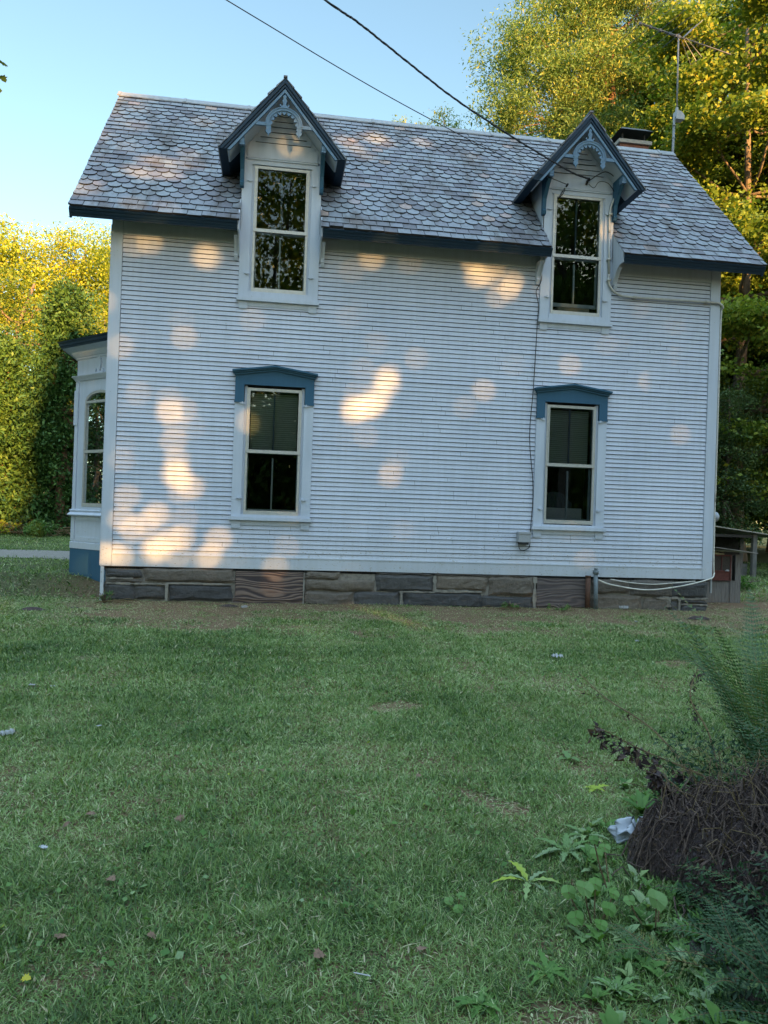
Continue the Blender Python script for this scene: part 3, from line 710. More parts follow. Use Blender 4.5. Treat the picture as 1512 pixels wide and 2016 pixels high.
# dormers
def dormer(c, idx):
    X = Matrix.Translation((c, 0, 0))
    SL = 1.2; hw = .975; za = 8.195; ze = 7.02; yf = -.455
    mb = MB(); mb.X = X
    # gable face: frieze board then clapboards following the rake
    mb.box((-.555, -.02, 7.116), (.555, .01, 7.285))
    def sp(zm, z0, z1):
        h = (7.99-z1)/SL; h = min(.60, h); return [(-h, h)] if h > .03 else []
    clapwall(mb, (0, 0, 0), (1, 0, 0), (0, -1, 0), 7.285, 7.97, sp, ex=.088, seed=40+idx)
    mb.add([(-.632, .006, 7.05), (.632, .006, 7.05), (.632, .006, 7.3), (0, .006, 8.05), (-.632, .006, 7.3)], [(0, 1, 2, 3, 4)])
    for s in (-1, 1):                                  # cheeks
        x = s*.625; y1 = (7.30-ZE)/TR+YE+.05
        mb.add([(x, .0, 5.95), (x, .0, 7.32), (x, y1, 7.32), (x, YE+.45+.0, 5.95)], [(0, 1, 2, 3)])
        mb.add([(x-s*.02, .0, 5.9), (x-s*.02, .0, 7.32), (x-s*.02, y1, 7.32)], [(0, 1, 2)])
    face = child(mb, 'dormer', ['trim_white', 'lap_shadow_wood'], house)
    # roof planes with slates
    mb = MB(); mb.X = X
    cosb = 1/math.hypot(1, SL); nn = 8
    L = math.hypot(hw, za-ze)
    rs2 = random.Random(90+idx)
    for s in (-1, 1):
        for i in range(nn):
            t0, t1 = i/nn, (i+1)/nn
            x0, z0 = s*hw*(1-t0), ze+(za-ze)*t0; x1, z1 = s*hw*(1-t1), ze+(za-ze)*t1
            yb0 = (z0-ZE)/TR+YE+.12; y = yf - (.0 if i % 2 else .1)
            nx_, nz_ = s*SL*cosb, cosb
            while y < yb0:
                a, b = max(y, yf-.012)+.002, min(y+.2, yb0+.1)-.002; y += .2
                if b-a < .02: continue
                lift = .022+rs2.uniform(0, .01); t = rs2.betavariate(2, 2)*.85; j = rs2.uniform(-.004, .004)
                P = [(x0+nx_*lift, a, z0+nz_*lift+j), (x0+nx_*lift, b, z0+nz_*lift+j), (x1+nx_*.006, b, z1+nz_*.006), (x1+nx_*.006, a, z1+nz_*.006),
                     (x0, a, z0), (x0, b, z0), (x1, a, z1)]
                fs = [(0, 1, 2, 3), (4, 5, 1, 0), (4, 0, 3, 6)]
                if s < 0: fs = [f[::-1] for f in fs]
                mb.add(P, fs, 0, t)
    mb.box((-.03, yf-.012, za+.004), (.03, 1.65, za+.03), 0, .3)
    child(mb, 'dormer_roof', ['slate'], face)
    # slab below (soffit side light, raked front stepped like a crown moulding)
    def slab(mb, off_out, off_in, y0, y1, mi=0):
        o = off_out; i_ = off_in
        zb = ze-.012
        ho, hi = hw-o, hw-i_
        mb.prism([(-ho, zb), (0, zb+ho*SL), (ho, zb), (hi, zb), (0, zb+hi*SL), (-hi, zb)], y0, y1, mi)
    mb = MB(); mb.X = X
    slab(mb, .0, .055, yf, 1.3); slab(mb, .055, .075, yf+.022, 1.3); slab(mb, .075, .105, yf+.008, .9); slab(mb, .105, .125, yf+.03, .8)
    # boards hidden in the main roof; cut where the eave meets it
    bg_ = child(mb, 'barge_board', 'blue_paint_shaded', face)
    mb = MB(); mb.X = X; slab(mb, .125, .17, yf+.018, yf+.06)
    mb.prism([(-.30, 7.44), (0, 7.44), (0, 7.44)], 0, 0) if False else None
    child(mb, 'inner_barge', 'scroll_paint', face)
    mb = MB(); mb.X = X; slab(mb, .126, .150, yf+.061, -.001)
    child(mb, 'dormer_soffit', 'trim_white', face)
    # scroll work: arch, cusps, bars, pendants, finial
    mb = MB(); mb.X = X; y0, y1 = yf+.022, yf+.05; zc = 7.455; k = 22
    def ring(r0_, r1_, ya, yb, a0=0, a1=math.pi):
        pin = []; pout = []
        for i in range(k+1):
            t = a0+(a1-a0)*i/k; pout.append((r1_*math.cos(t), zc+r1_*math.sin(t))); pin.append((r0_*math.cos(t), zc+r0_*math.sin(t)))
        for i in range(k):
            mb.prism([pin[i], pout[i], pout[i+1], pin[i+1]], ya, yb)
    ring(.235, .29, y0-.006, y1); ring(.215, .235, y0+.008, y1-.002); ring(.272, .286, y0-.014, y0-.005)
    for i in range(9):                                 # cusps on the inner edge
        t = math.pi*(i+.5)/9; q = []
        for j in range(7):
            tt = t+(-.5+j/6)*.30; rr = .215-.042*math.sin(math.pi*j/6)**.6; q.append((rr*math.cos(tt), zc+rr*math.sin(tt)))
        mb.prism(q+[(.219*math.cos(t+.17), zc+.219*math.sin(t+.17)), (.219*math.cos(t), zc+.219*math.sin(t)), (.219*math.cos(t-.17), zc+.219*math.sin(t-.17))], y0+.003, y1-.004)
    for s in (-1, 1):
        mb.prism([(s*.20, zc-.022), (s*.20, zc+.028), (s*.30, zc+.03), (s*.40, zc+.03), (s*.44, zc-.022)], y0-.004, y1)
        pd = [(-.035, 0), (-.045, -.03), (-.025, -.045), (-.048, -.075), (-.03, -.105), (-.012, -.12), (0, -.16), (.012, -.12), (.03, -.105), (.048, -.075), (.025, -.045), (.045, -.03), (.035, 0)]
        mb.prism([(s*.235+p, zc-.022+q) for p, q in pd], y0, y1-.006)
    fl = [(-.02, .29), (-.045, .30), (-.075, .33), (-.068, .355), (-.05, .345), (-.058, .33), (-.04, .325), (-.02, .35), (-.035, .41), (-.018, .445), (-.028, .475), (0, .505),
          (.028, .475), (.018, .445), (.035, .41), (.02, .35), (.04, .325), (.058, .33), (.05, .345), (.068, .355), (.075, .33), (.045, .30), (.02, .29)]
    mb.prism([(p, zc+q-.015) for p, q in fl], y0, y1-.004)
    child(mb, 'scrollwork', 'scroll_paint', face)
    for s in (-1, 1):                                  # eave brackets each side of the dormer face
        mb = MB(); mb.X = X; x0 = s*.60; x1 = s*.66
        pl = [(-.034, 7.27), (-.40, 7.27), (-.40, 7.21), (-.36, 7.19), (-.33, 7.10), (-.22, 7.0), (-.12, 6.86), (-.09, 6.70), (-.12, 6.66), (-.10, 6.61), (-.034, 6.60)]
        mb.prism(pl, min(x0, x1), max(x0, x1), axis='x')
        child(mb, 'corbel', 'blue_paint', face)
        mb = MB(); mb.X = X; mb.box((s*.592, -.405, 7.12), (s*.668, -.30, 7.155)); mb.box((s*.596, -.41, 7.155), (s*.664, -.28, 7.22))
        child(mb, 'corbel_block', 'scroll_paint', face)
    return face
d1 = dormer(DC[0], 0); d2 = dormer(DC[1], 1)
d1['label'] = 'gabled dormer with blue scrollwork, nearer the bay window'; d2['label'] = 'gabled dormer the service wires run to'

# bay window on the left gable end
bay_plan = [(.0, 1.2), (-1.0, 2.2), (-1.0, 3.36), (0, 4.36)]
def offplan(d_):
    k = math.tan(math.pi/8)*d_; r2 = d_*math.sqrt(2)
    return [(.0, 1.2-r2), (-1.0-d_, 2.2-k), (-1.0-d_, 3.36+k), (0, 4.36+r2)]
def ringz(mb, da, za, db, zb, mi=0):
    A = offplan(da); Bp = offplan(db); vs = [(x, y, za) for x, y in A]+[(x, y, zb) for x, y in Bp]
    mb.add(vs, [(i, i+1, i+5, i+4) for i in range(3)], mi)
def prof(mb, pts, mi=0):
    for (d0, z0), (d1_, z1) in zip(pts, pts[1:]): ringz(mb, d0, z0, d1_, z1, mi)
mb = MB()
prof(mb, [(.03, .69), (.03, .80), (.0, .815), (0, 1.27)])
prof(mb, [(0, 3.74), (0, 4.15)])
# window walls on three faces, each with an arched opening
faces = [((0, 1.2), (-1.0, 2.2)), ((-1.0, 2.2), (-1.0, 3.36)), ((-1.0, 3.36), (0, 4.36))]
def face_mat(p, q):
    p = Vector((*p, 0)); q = Vector((*q, 0)); u = (q-p).normalized(); n = Vector((0, 0, 1)).cross(u)
    if n.dot(Vector((-1, 0, 0))) < 0 and n.y > -.1 and False: n = -n
    c = Vector((.5, 2.78, 0)); 
    if n.dot(p-c) < 0: n = -n
    # local x along u, local y = inward (-n), z up
    M = Matrix(((u.x, -n.x, 0, p.x), (u.y, -n.y, 0, p.y), (0, 0, 1, 0), (0, 0, 0, 1))); return M, (q-p).length
bay_parts = {'frame': MB(), 'glass': MB()}; bay_orn = []
for p, q in faces:
    M, Lf = face_mat(p, q); hwid = .43; cx = Lf/2
    if abs(Lf-1.16) < .01: hwid = .40
    mb.X = M
    l, r_ = cx-hwid, cx+hwid; zs, ztop = 3.32, 3.52
    arc = [(cx+hwid*math.cos(math.pi*i/12), zs+(ztop-zs)*math.sin(math.pi*i/12)) for i in range(13)]
    def fq(pts, y=0.0, mi=0): mb.add([(a, y, z) for a, z in pts], [tuple(range(len(pts)))], mi)
    fq([(0, 1.39), (l, 1.39), (l, zs), (0, zs)]); fq([(r_, 1.39), (Lf, 1.39), (Lf, zs), (r_, zs)])
    fq([(0, zs), (l, zs), (l, 3.72), (0, 3.72)]); fq([(r_, zs), (Lf, zs), (Lf, 3.72), (r_, 3.72)])
    for (a0, z0), (a1, z1) in zip(arc, arc[1:]): mb.add([(a1, 0, z1), (a0, 0, z0), (a0, 0, 3.72), (a1, 0, 3.72)], [(0, 1, 2, 3)])
    for (a0, z0), (a1, z1) in list(zip(arc, arc[1:]))+[((l, zs), (l, 1.39)), ((r_, 1.39), (r_, zs))]:
        mb.add([(a0, 0, z0), (a1, 0, z1), (a1, .05, z1), (a0, .05, z0)], [(0, 1, 2, 3)])
    # raised pilaster strips and lower panel
    for a, b in ((.0, .10), (Lf-.10, Lf)):
        mb.box((a+.004, -.018, 1.39), (b-.004, 0, 3.72)); mb.box((a+.004, -.016, .82), (b+.02-.004, 0, 1.27)); mb.box((a-.0, -.032, 2.92), (b+.02, -.018, 3.55)) 
    mb.box((.13, -.014, 1.20), (Lf-.13, 0, 1.27)); mb.box((.13, -.014, .82), (Lf-.13, 0, .90))
    mb.box((l, -.02, 1.395), (r_, .04, 1.44))
    f_ = bay_parts['frame']; f_.X = M
    for a, b in ((l+.005, l+.045), (r_-.045, r_-.005)): f_.box((a, .0, 1.44), (b, .045, zs+.05))
    f_.box((l+.045, .0, 1.445), (r_-.045, .043, 1.51)); f_.box((l+.045, .0, zs-.02), (r_-.045, .043, zs+.025)); f_.box((l+.045, -.004, 2.41), (r_-.045, .04, 2.46))
    for (a0, z0), (a1, z1) in zip(arc, arc[1:]):
        s0 = .90; mid = (cx, zs)
        i0 = (cx+(a0-cx)*s0, zs+(z0-zs)*.78); i1 = (cx+(a1-cx)*s0, zs+(z1-zs)*.78)
        f_.prism([(a0, z0), (a1, z1), i1, i0], .004, .04)
    g_ = bay_parts['glass']; g_.X = M
    g_.add([(l, .03, 1.47), (r_, .03, 1.47), (r_, .03, zs+.19), (l, .03, zs+.19)], [(0, 1, 2, 3)])
    t_ = MB(); bay_orn.append(t_); t_.X = M; c0 = cx
    fl = [(-.02, 0), (-.05, .01), (-.11, .0), (-.15, .04), (-.13, .09), (-.085, .10), (-.075, .06), (-.10, .045), (-.06, .03), (-.035, .06), (-.05, .12), (-.075, .20), (-.05, .27), (0, .33), (.05, .27), (.075, .20), (.05, .12), (.035, .06), (.06, .03), (.10, .045), (.075, .06), (.085, .10), (.13, .09), (.15, .04), (.11, 0), (.05, .01), (.02, 0)]
    t_.prism([(c0+a, 3.80+b) for a, b in fl], -.03, .0)
mb.X = None
mb.add([(0, 1.2, .25), (-1, 2.2, .25), (-1, 3.36, .25), (0, 4.36, .25)], [(0, 1, 2, 3)])
bay = child(mb, 'bay_window', 'trim_white', house)
mb = MB(); prof(mb, [(0, 1.27), (.05, 1.275), (.085, 1.285), (.09, 1.30), (.04, 1.345), (.045, 1.36), (.055, 1.375), (.045, 1.39), (0, 1.395)]); child(mb, 'bay_sill', 'trim_white', bay)
mb = MB(); prof(mb, [(0, 3.71), (.03, 3.72), (.04, 3.74), (.085, 3.785), (.09, 3.80), (0, 3.81)]); child(mb, 'bay_moulding', 'trim_white', bay)
mb = MB(); prof(mb, [(0, 4.10), (.02, 4.11), (.03, 4.14), (.05, 4.15), (.10, 4.205), (.11, 4.23), (.26, 4.28)])
child(mb, 'bay_soffit', 'trim_white', bay)
mb = MB(); prof(mb, [(.26, 4.275), (.27, 4.275), (.275, 4.305), (.295, 4.315), (.30, 4.35), (.325, 4.375), (.325, 4.39)]); child(mb, 'bay_eave', 'blue_paint_shaded', bay)
mb = MB(); A = offplan(.335); vs = [(x, y, 4.392) for x, y in A]+[(-.02, 2.0, 4.72), (-.02, 3.5, 4.72)]
mb.add(vs, [(0, 1, 4), (1, 2, 5, 4), (2, 3, 5)]); child(mb, 'bay_roof', 'deck_dark', bay)
mb = MB(); prof(mb, [(.022, -.05), (.022, .69)]); child(mb, 'bay_base', 'blue_paint', bay)
child(bay_parts['frame'], 'bay_sash', 'storm_metal', bay); child(bay_parts['glass'], 'glass', 'window_glass', bay); [child(t_, 'applied_ornament', 'trim_white', bay) for t_ in bay_orn]
mb = MB(); M, Lf = face_mat(*faces[0]); mb.X = M; z = 2.62
while z < 3.3: mb.add([(.3, .12, z), (1.1, .12, z), (1.1, .10, z+.021), (.3, .10, z+.021)], [(0, 1, 2, 3)]); z += .0235
child(mb, 'blind', 'blind_slats', bay)
mb = MB(); mb.X = M
for a in (.86, .93, .99): mb.box((a, .12, 1.45), (a+.03, .14, 2.5))
child(mb, 'curtain', 'curtain_dark', bay)

# chimney behind the ridge
mb = MB(); cx0, cx1, cy0, cy1 = 10.06, 10.72, 3.75, 4.45
cx0, cx1 = 10.02, 10.70
for z in np.arange(7.2, 10.0, .075):
    k = int(round(z/.075)) % 2
    for j in range(3):
        a = cx0+(cx1-cx0)*(j/3)+(.03 if k and j else 0); b = cx0+(cx1-cx0)*((j+1)/3)+(.03 if k and j < 2 else 0)
        mb.box((a+.004, cy0+rng.uniform(0, .005), z+.004), (b-.004, cy0+.1, z+.071), 0)
mb.box((cx0+.006, cy0+.012, 7.2), (cx1-.006, cy1, 9.99), 1)
mb.box((cx0-.05, cy0-.05, 9.99), (cx1+.05, cy1+.05, 10.07), 2)
ch = child(mb, 'chimney', ['brick_red', 'brick_red', 'concrete'], house)
mb = MB()
for x in (cx0+.06, cx1-.1):
    for y in (cy0+.05, cy1-.08): mb.box((x, y, 10.071), (x+.03, y+.03, 10.25))
mb.X = Matrix.Translation((10.36, 4.1, 10.26)) @ Matrix.Rotation(R(-4), 4, 'X')
mb.add([(-.40, -.44, -.02), (.40, -.44, -.02), (.40, .44, -.02), (-.40, .44, -.02), (-.27, -.30, .10), (.27, -.30, .10), (.27, .30, .10), (-.27, .30, .10)],
       [(0, 3, 2, 1), (4, 5, 6, 7), (0, 1, 5, 4), (1, 2, 6, 5), (2, 3, 7, 6), (3, 0, 4, 7)])
child(mb, 'chimney_cap', 'black_metal', ch)

# ------------------------------------------------------------------ antenna
ant = empty('tv_antenna', (10.83, 2.9, 8.6), 'tall television aerial on a grey mast at the gable end of the roof', 'antenna')
mb = MB(); mb.tube([(10.80, 2.88, 8.5), (10.82, 2.9, 9.4), (10.835, 2.9, 10.22)], [.028, .026, .024], 10)
for z in (9.75, 10.02): mb.tube([(10.83, 2.9, z), (10.832, 2.9, z+.025)], .033, 10)
child(mb, 'lower_mast', 'galvanised', ant, True)
mb = MB(); mb.tube([(10.885, 2.9, 10.26), (10.89, 2.92, 11.2), (10.885, 2.926, 12.02)], .017, 8); child(mb, 'upper_mast', 'galvanised', ant, True)
mb = MB(); mb.prism([(10.845, 10.15), (11.03, 10.15), (11.03, 10.24), (10.99, 10.29), (10.93, 10.33), (10.845, 10.33)], 2.83, 2.98)
mb.tube([(10.885, 2.9, 10.33), (10.885, 2.9, 10.42)], .03, 8)
child(mb, 'rotor_box', 'grey_box', ant)
b0 = Vector((9.875, 2.681, 11.98)); b1 = Vector((12.318, 3.265, 11.96)); bu = (b1-b0).normalized(); bp = Vector((-bu.y, bu.x, 0))
mb = MB(); mb.tube([b0, b1], .014, 6); mb.tube([b0+Vector((0, 0, -.03)), b0+bu*1.1+Vector((0, 0, -.03))], .006, 5)
for t in (.02, .28, .55, .80, .98, 1.06): mb.box(b0+bu*t-Vector((.025, .02, .035)), b0+bu*t+Vector((.025, .02, .02)))
child(mb, 'boom', 'antenna_metal', ant)
for t, l in ((.02, .95), (.28, .85), (.55, .7), (.80, .6), (1.0, .45)):
    mb = MB(); c = b0+bu*t; mb.tube([c-bp*l, c+bp*l], .005, 5); child(mb, 'element', 'antenna_metal', ant)
for i in range(11):
    mb = MB(); c = b0+bu*(1.32+i*.115)+Vector((0, 0, .012)); mb.tube([c-bp*.11, c+bp*.11], .0045, 5); child(mb, 'short_element', 'antenna_metal', ant)
for s in (-1, 1):
    mb = MB(); c = b0+bu*1.18
    for o in (-.16, 0, .16): mb.tube([c+bp*o*.4+Vector((0, 0, s*.02)), c+bp*o+bu*.36+Vector((0, 0, s*.40))], .007, 5)
    for q in (.35, .6, .85, 1): mb.tube([c-bp*.17*(.3+.7*q)+(bu*.36+Vector((0, 0, s*.40)))*q, c+bp*.17*(.3+.7*q)+(bu*.36+Vector((0, 0, s*.40)))*q], .004, 5)
    child(mb, 'reflector', 'antenna_metal', ant)

# ------------------------------------------------------------------ wires and fittings on the wall
def tag1(o, *a, **k): return tag(o, *a, **k)
A1 = [(7.716, -.103, 7.273), (7.334, -.385, 7.20), (6.617, -.914, 7.17), (5.867, -1.467, 7.16), (4.93, -2.158, 7.18), (4.345, -2.59, 7.24), (3.815, -2.981, 7.31), (3.401, -3.286, 7.36), (2.99, -3.59, 7.37),
      (1.0, -5.06, 7.5), (-2, -7.3, 7.7), (-8, -11.7, 8.3), (-16, -17.6, 9.3)]
def densify(P, k=6):
    P = [Vector(p) for p in P]; out = []
    for i in range(len(P)-1):
        p0, p1, p2, p3 = P[max(i-1, 0)], P[i], P[i+1], P[min(i+2, len(P)-1)]
        for j in range(k):
            t = j/k; out.append(.5*((2*p1)+(-p0+p2)*t+(2*p0-5*p1+4*p2-p3)*t*t+(-p0+3*p1-3*p2+p3)*t**3))
    return out+[P[-1]]
P = densify(A1, 14); mb = MB()
for s in (0, 2.1, 4.2):
    mb.tube([p+Vector((0, math.cos(i*.75+s), math.sin(i*.75+s)))*.008 for i, p in enumerate(P)], .0085 if s else .006, 5)
mb.tube([(7.716, -.103, 7.273), (7.716, -.03, 7.26), (7.70, -.02, 7.20)], .022, 7)
tag(mb.build('service_cable', 'black_cable'), 'thick twisted black service cable running over the lawn to the dormer gable', 'cable')
A2 = [(7.345, -.097, 7.137), (6.682, -.502, 7.10), (5.654, -1.131, 7.08), (4.747, -1.685, 7.10), (3.866, -2.223, 7.14), (3.082, -2.703, 7.2), (2.383, -3.13, 7.27), (1.867, -3.445, 7.32), (0, -4.6, 7.5), (-6, -8.2, 8.1), (-17, -15, 9.3)]
mb = MB(); mb.tube(densify(A2, 5), .0065, 5); mb.tube([(7.345, -.10, 7.15), (7.345, -.03, 7.14)], .016, 6)
tag(mb.build('telephone_wire', 'black_cable'), 'thin straight black wire running to the dormer above the window', 'wire')
mb = MB()
mb.tube(densify([(7.33, -.05, 7.13), (7.25, -.05, 7.0), (7.22, -.05, 6.93), (7.30, -.05, 7.03), (7.32, -.05, 7.12)], 5), .006, 5)
mb.tube(densify([(7.33, -.04, 7.12), (7.15, -.04, 7.10), (7.00, -.04, 7.06), (6.965, -.045, 6.95), (6.955, -.05, 6.2), (6.945, -.06, 5.82), (6.95, -.05, 5.50), (6.87, -.04, 5.32), (6.92, -.035, 5.1), (6.91, -.035, 4.76), (6.88, -.035, 3.73), (6.84, -.035, 2.87), (6.93, -.035, 2.02), (6.91, -.035, 1.33), (6.90, -.05, 1.06), (6.86, -.06, .99), (6.76, -.07, .96), (6.71, -.07, 1.0), (6.70, -.06, 1.12)], 4), .0065, 5)
tag(mb.build('drop_wire', 'black_cable'), 'black wire hanging down the clapboards from the dormer to the grey box', 'wire')
mb = MB()
mb.tube(densify([(7.71, -.06, 7.24), (7.85, -.16, 7.33), (8.0, -.18, 7.38), (8.22, -.12, 7.28), (8.25, -.1, 7.1), (8.22, -.1, 7.04)], 5), .008, 5)
mb.tube(densify([(7.73, -.06, 7.2), (7.80, -.12, 7.12), (7.88, -.14, 7.22), (8.05, -.12, 7.22), (8.2, -.08, 7.08)], 5), .006, 5)
tag(mb.build('cable_loop', 'black_cable'), 'looped black cable tails between the gable insulator and the conduit head', 'cable')
cond = MB(); cond.tube(densify([(8.23, -.1, 7.02), (8.17, -.07, 6.95), (8.12, -.06, 6.75), (8.125, -.06, 6.4)], 4), .02, 8)
cond.tube([(8.125, -.06, 6.4), (8.14, -.06, 5.7)], .021, 8)
cond.tube(densify([(8.14, -.06, 5.7), (8.155, -.06, 5.52), (8.30, -.06, 5.38), (8.62, -.06, 5.34), (10.02, -.06, 5.36), (10.2, -.06, 5.34), (10.27, -.03, 5.28), (10.265, .02, 5.1), (10.262, .02, 3.2), (10.262, .02, 1.9)], 5), .02, 8)
for p in ((8.125, -.06, 6.72), (8.13, -.06, 5.95), (8.14, -.06, 5.6), (8.62, -.06, 5.34), (9.95, -.06, 5.36)): cond.box((p[0]-.035, -.09, p[2]-.02), (p[0]+.035, -.01, p[2]+.02))
tag(cond.build('conduit', 'storm_metal', None, True), 'grey electrical conduit bending from the dormer casing along under the eave', 'conduit')
mb = MB(); mb.box((6.675, -.13, 1.10), (6.885, -.018, 1.262)); mb.box((6.668, -.138, 1.235), (6.892, -.018, 1.27)); mb.box((6.70, -.11, 1.06), (6.86, -.018, 1.10), 1)
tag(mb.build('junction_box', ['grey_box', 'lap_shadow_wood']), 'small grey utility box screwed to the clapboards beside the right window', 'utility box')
mt = MB(); mt.tube([(10.24, .12, 1.64), (10.30, .12, 1.64), (10.36, .12, 1.64), (10.39, .12, 1.64)], [.09, .09, .085, .05], 14)
m_o = empty('electric_meter', (10.3, .12, 1.5), 'round glass electric meter on the right corner of the house', 'meter')
child(mt, 'meter_glass', 'plastic_bag', m_o, True)
mt = MB(); mt.box((10.225, .02, 1.45), (10.27, .22, 1.85)); mt.tube([(10.26, .06, 1.45), (10.26, .06, .3)], .018, 8); child(mt, 'meter_socket', 'grey_box', m_o)
mb = MB(); mb.tube([(7.935, -.09, -.05), (7.93, -.09, .54)], .042, 12); mb.tube([(7.93, -.09, .54), (7.93, -.09, .565)], .05, 12)
tag(mb.build('iron_pipe', 'rust_pipe', None, True), 'short rusty brown iron pipe standing against the foundation', 'pipe')
mb = MB(); mb.tube([(8.07, -.12, -.05), (8.05, -.12, .62)], .036, 12); mb.tube([(8.05, -.12, .60), (8.05, -.12, .66)], .05, 8); mb.tube([(8.05, -.12, .66), (8.05, -.12, .70)], .03, 8)
tag(mb.build('vent_pipe', 'lead_pipe', None, True), 'grey capped pipe standing just right of the rusty one', 'pipe')
mb = MB(); mb.tube(densify([(8.09, -.15, .50), (8.3, -.12, .43), (8.75, -.10, .36), (9.1, -.10, .35), (9.6, -.10, .42), (10.1, -.10, .545), (10.24, -.06, .64), (10.262, .0, 1.0), (10.258, .03, 3.8)], 5), .012, 6)
mb.tube(densify([(8.35, -.05, .51), (8.7, -.06, .46), (9.1, -.06, .44), (9.5, -.06, .47), (9.9, -.05, .51)], 5), .008, 6)
tag(mb.build('white_hose', 'white_cable', None, True), 'white cable sagging along the stone foundation by the grey pipe', 'cable')

# ------------------------------------------------------------------ hutch and open shed on the right
hut = empty('animal_hutch', (11.2, 1.33, 0), 'weathered grey wooden hutch with a red framed wire door', 'hutch')
rs = random.Random(3)
mb = MB(); x = 10.55
while x < 11.66:
    w = rs.uniform(.10, .15); b = min(x+w, 11.67)
    if b > 11.05 and x < 11.45: mb.box((x, 1.33, 0-.05), (b-.004, 1.352, .43-rs.uniform(0, .04)))
    else: mb.box((x, 1.33, -.05), (b-.004, 1.352+rs.uniform(0, .004), .99-.05*(x-10.6)))
    x = b
y = 1.355
while y < 2.28: mb.box((11.65, y, -.05), (11.672, y+.118, .90)); mb.box((10.55, y, -.05), (10.572, y+.118, 1.0)); y += .12
mb.box((10.57, 2.26, -.05), (11.65, 2.28, .9)); mb.box((10.57, 1.36, .39), (11.64, 2.25, .415)); mb.box((11.44, 1.315, -.03), (11.465, 1.329, .93)); mb.box((11.46, 1.322, .40), (11.67, 1.3295, .415))
child(mb, 'body', 'barn_grey', hut)
mb = MB()
for a, b, c, d_ in ((11.05, 11.075, .43, .93), (11.42, 11.445, .43, .93), (11.075, 11.42, .905, .93), (11.075, 11.42, .60, .625), (11.075, 11.42, .43, .45), (11.235, 11.25, .625, .905)): mb.box((a, 1.30, c), (b, 1.328, d_))
child(mb, 'door', 'cage_red', hut)
mb = MB(); mb.box((11.075, 1.312, .45), (11.42, 1.32, .60)); child(mb, 'lower_panel', 'cage_red', hut)
mb = MB(); z = .635
while z < .9: mb.box((11.075, 1.31, z), (11.42, 1.313, z+.004)); z += .014
x = 11.08
while x < 11.42: mb.box((x, 1.3135, .625), (x+.004, 1.3165, .905)); x += .014
mb.box((11.06, 1.345, .6), (11.43, 1.36, .92), 1); child(mb, 'wire_mesh', ['cage_mesh', 'barn_dark'], hut)
mb = MB(); mb.box((11.31, 1.27, .615), (11.38, 1.30, .632)); mb.box((11.33, 1.275, .632), (11.37, 1.295, .645)); child(mb, 'latch', 'paper', hut)
mb = MB(); mb.add([(10.3, 1.15, 1.145), (11.9, 1.15, .975), (11.9, 2.45, .96), (10.3, 2.45, 1.13), (10.3, 1.15, 1.157), (11.9, 1.15, .987), (11.9, 2.45, .972), (10.3, 2.45, 1.142)],
       [(0, 3, 2, 1), (4, 5, 6, 7), (0, 1, 5, 4), (1, 2, 6, 5), (2, 3, 7, 6), (3, 0, 4, 7)]); child(mb, 'roof_sheet', 'sheet_metal', hut)
shed = empty('open_shed', (15.6, 9.5, 0), 'low dark open-fronted shed with a sloping roof under the trees', 'shed')
mb = MB()
def slopez(x): return 1.50-(x-15.4)*.113
for (y0, y1) in ((8.6, 11.2),):
    mb.add([(13.2, y0, slopez(13.2)), (18.2, y0, slopez(18.2)), (18.2, y1, slopez(18.2)), (13.2, y1, slopez(13.2)), (13.2, y0, slopez(13.2)+.03), (18.2, y0, slopez(18.2)+.03), (18.2, y1, slopez(18.2)+.03), (13.2, y1, slopez(13.2)+.03)],
           [(0, 3, 2, 1), (4, 5, 6, 7), (0, 1, 5, 4), (1, 2, 6, 5), (2, 3, 7, 6), (3, 0, 4, 7)])
child(mb, 'roof', 'sheet_metal', shed)
for x, y in ((13.4, 8.8), (16.95, 8.75), (13.4, 11.0), (18.0, 11.0)):
    mb = MB(); mb.box((x, y, -.1), (x+.13, y+.12, slopez(x+.13)-.002)); child(mb, 'post', 'barn_grey', shed)
mb = MB(); mb.box((13.53, 11.02, -.1), (17.99, 11.06, slopez(18)-.01)); child(mb, 'back_board', 'barn_dark', shed)
mb = MB(); mb.box((13.4, 8.7, 1.18), (16.9, 8.74, 1.26)); child(mb, 'beam', 'barn_dark', shed)
mb = MB()
for z in (0.0, .13, .26): mb.box((14.2, 9.0, z), (16.94, 9.03, z+.12))
child(mb, 'side_rail', 'barn_grey', shed)
mb = MB(); rs = random.Random(8)
for i in range(260):
    x, y, z = rs.uniform(15.9, 16.45), rs.uniform(9.3, 9.9), rs.uniform(.02, .8)*rs.random()**.2; a = rs.uniform(0, 3.14)
    mb.tube([(x, y, z), (x+.2*math.cos(a), y+.15*math.sin(a), z+rs.uniform(-.07, .07))], .012, 3, cap=False)
mb.box((15.95, 9.35, 0), (16.4, 9.85, .66))
tag(mb.build('straw_bale', 'straw'), 'tan straw heap standing inside the dark open shed', 'straw bale')

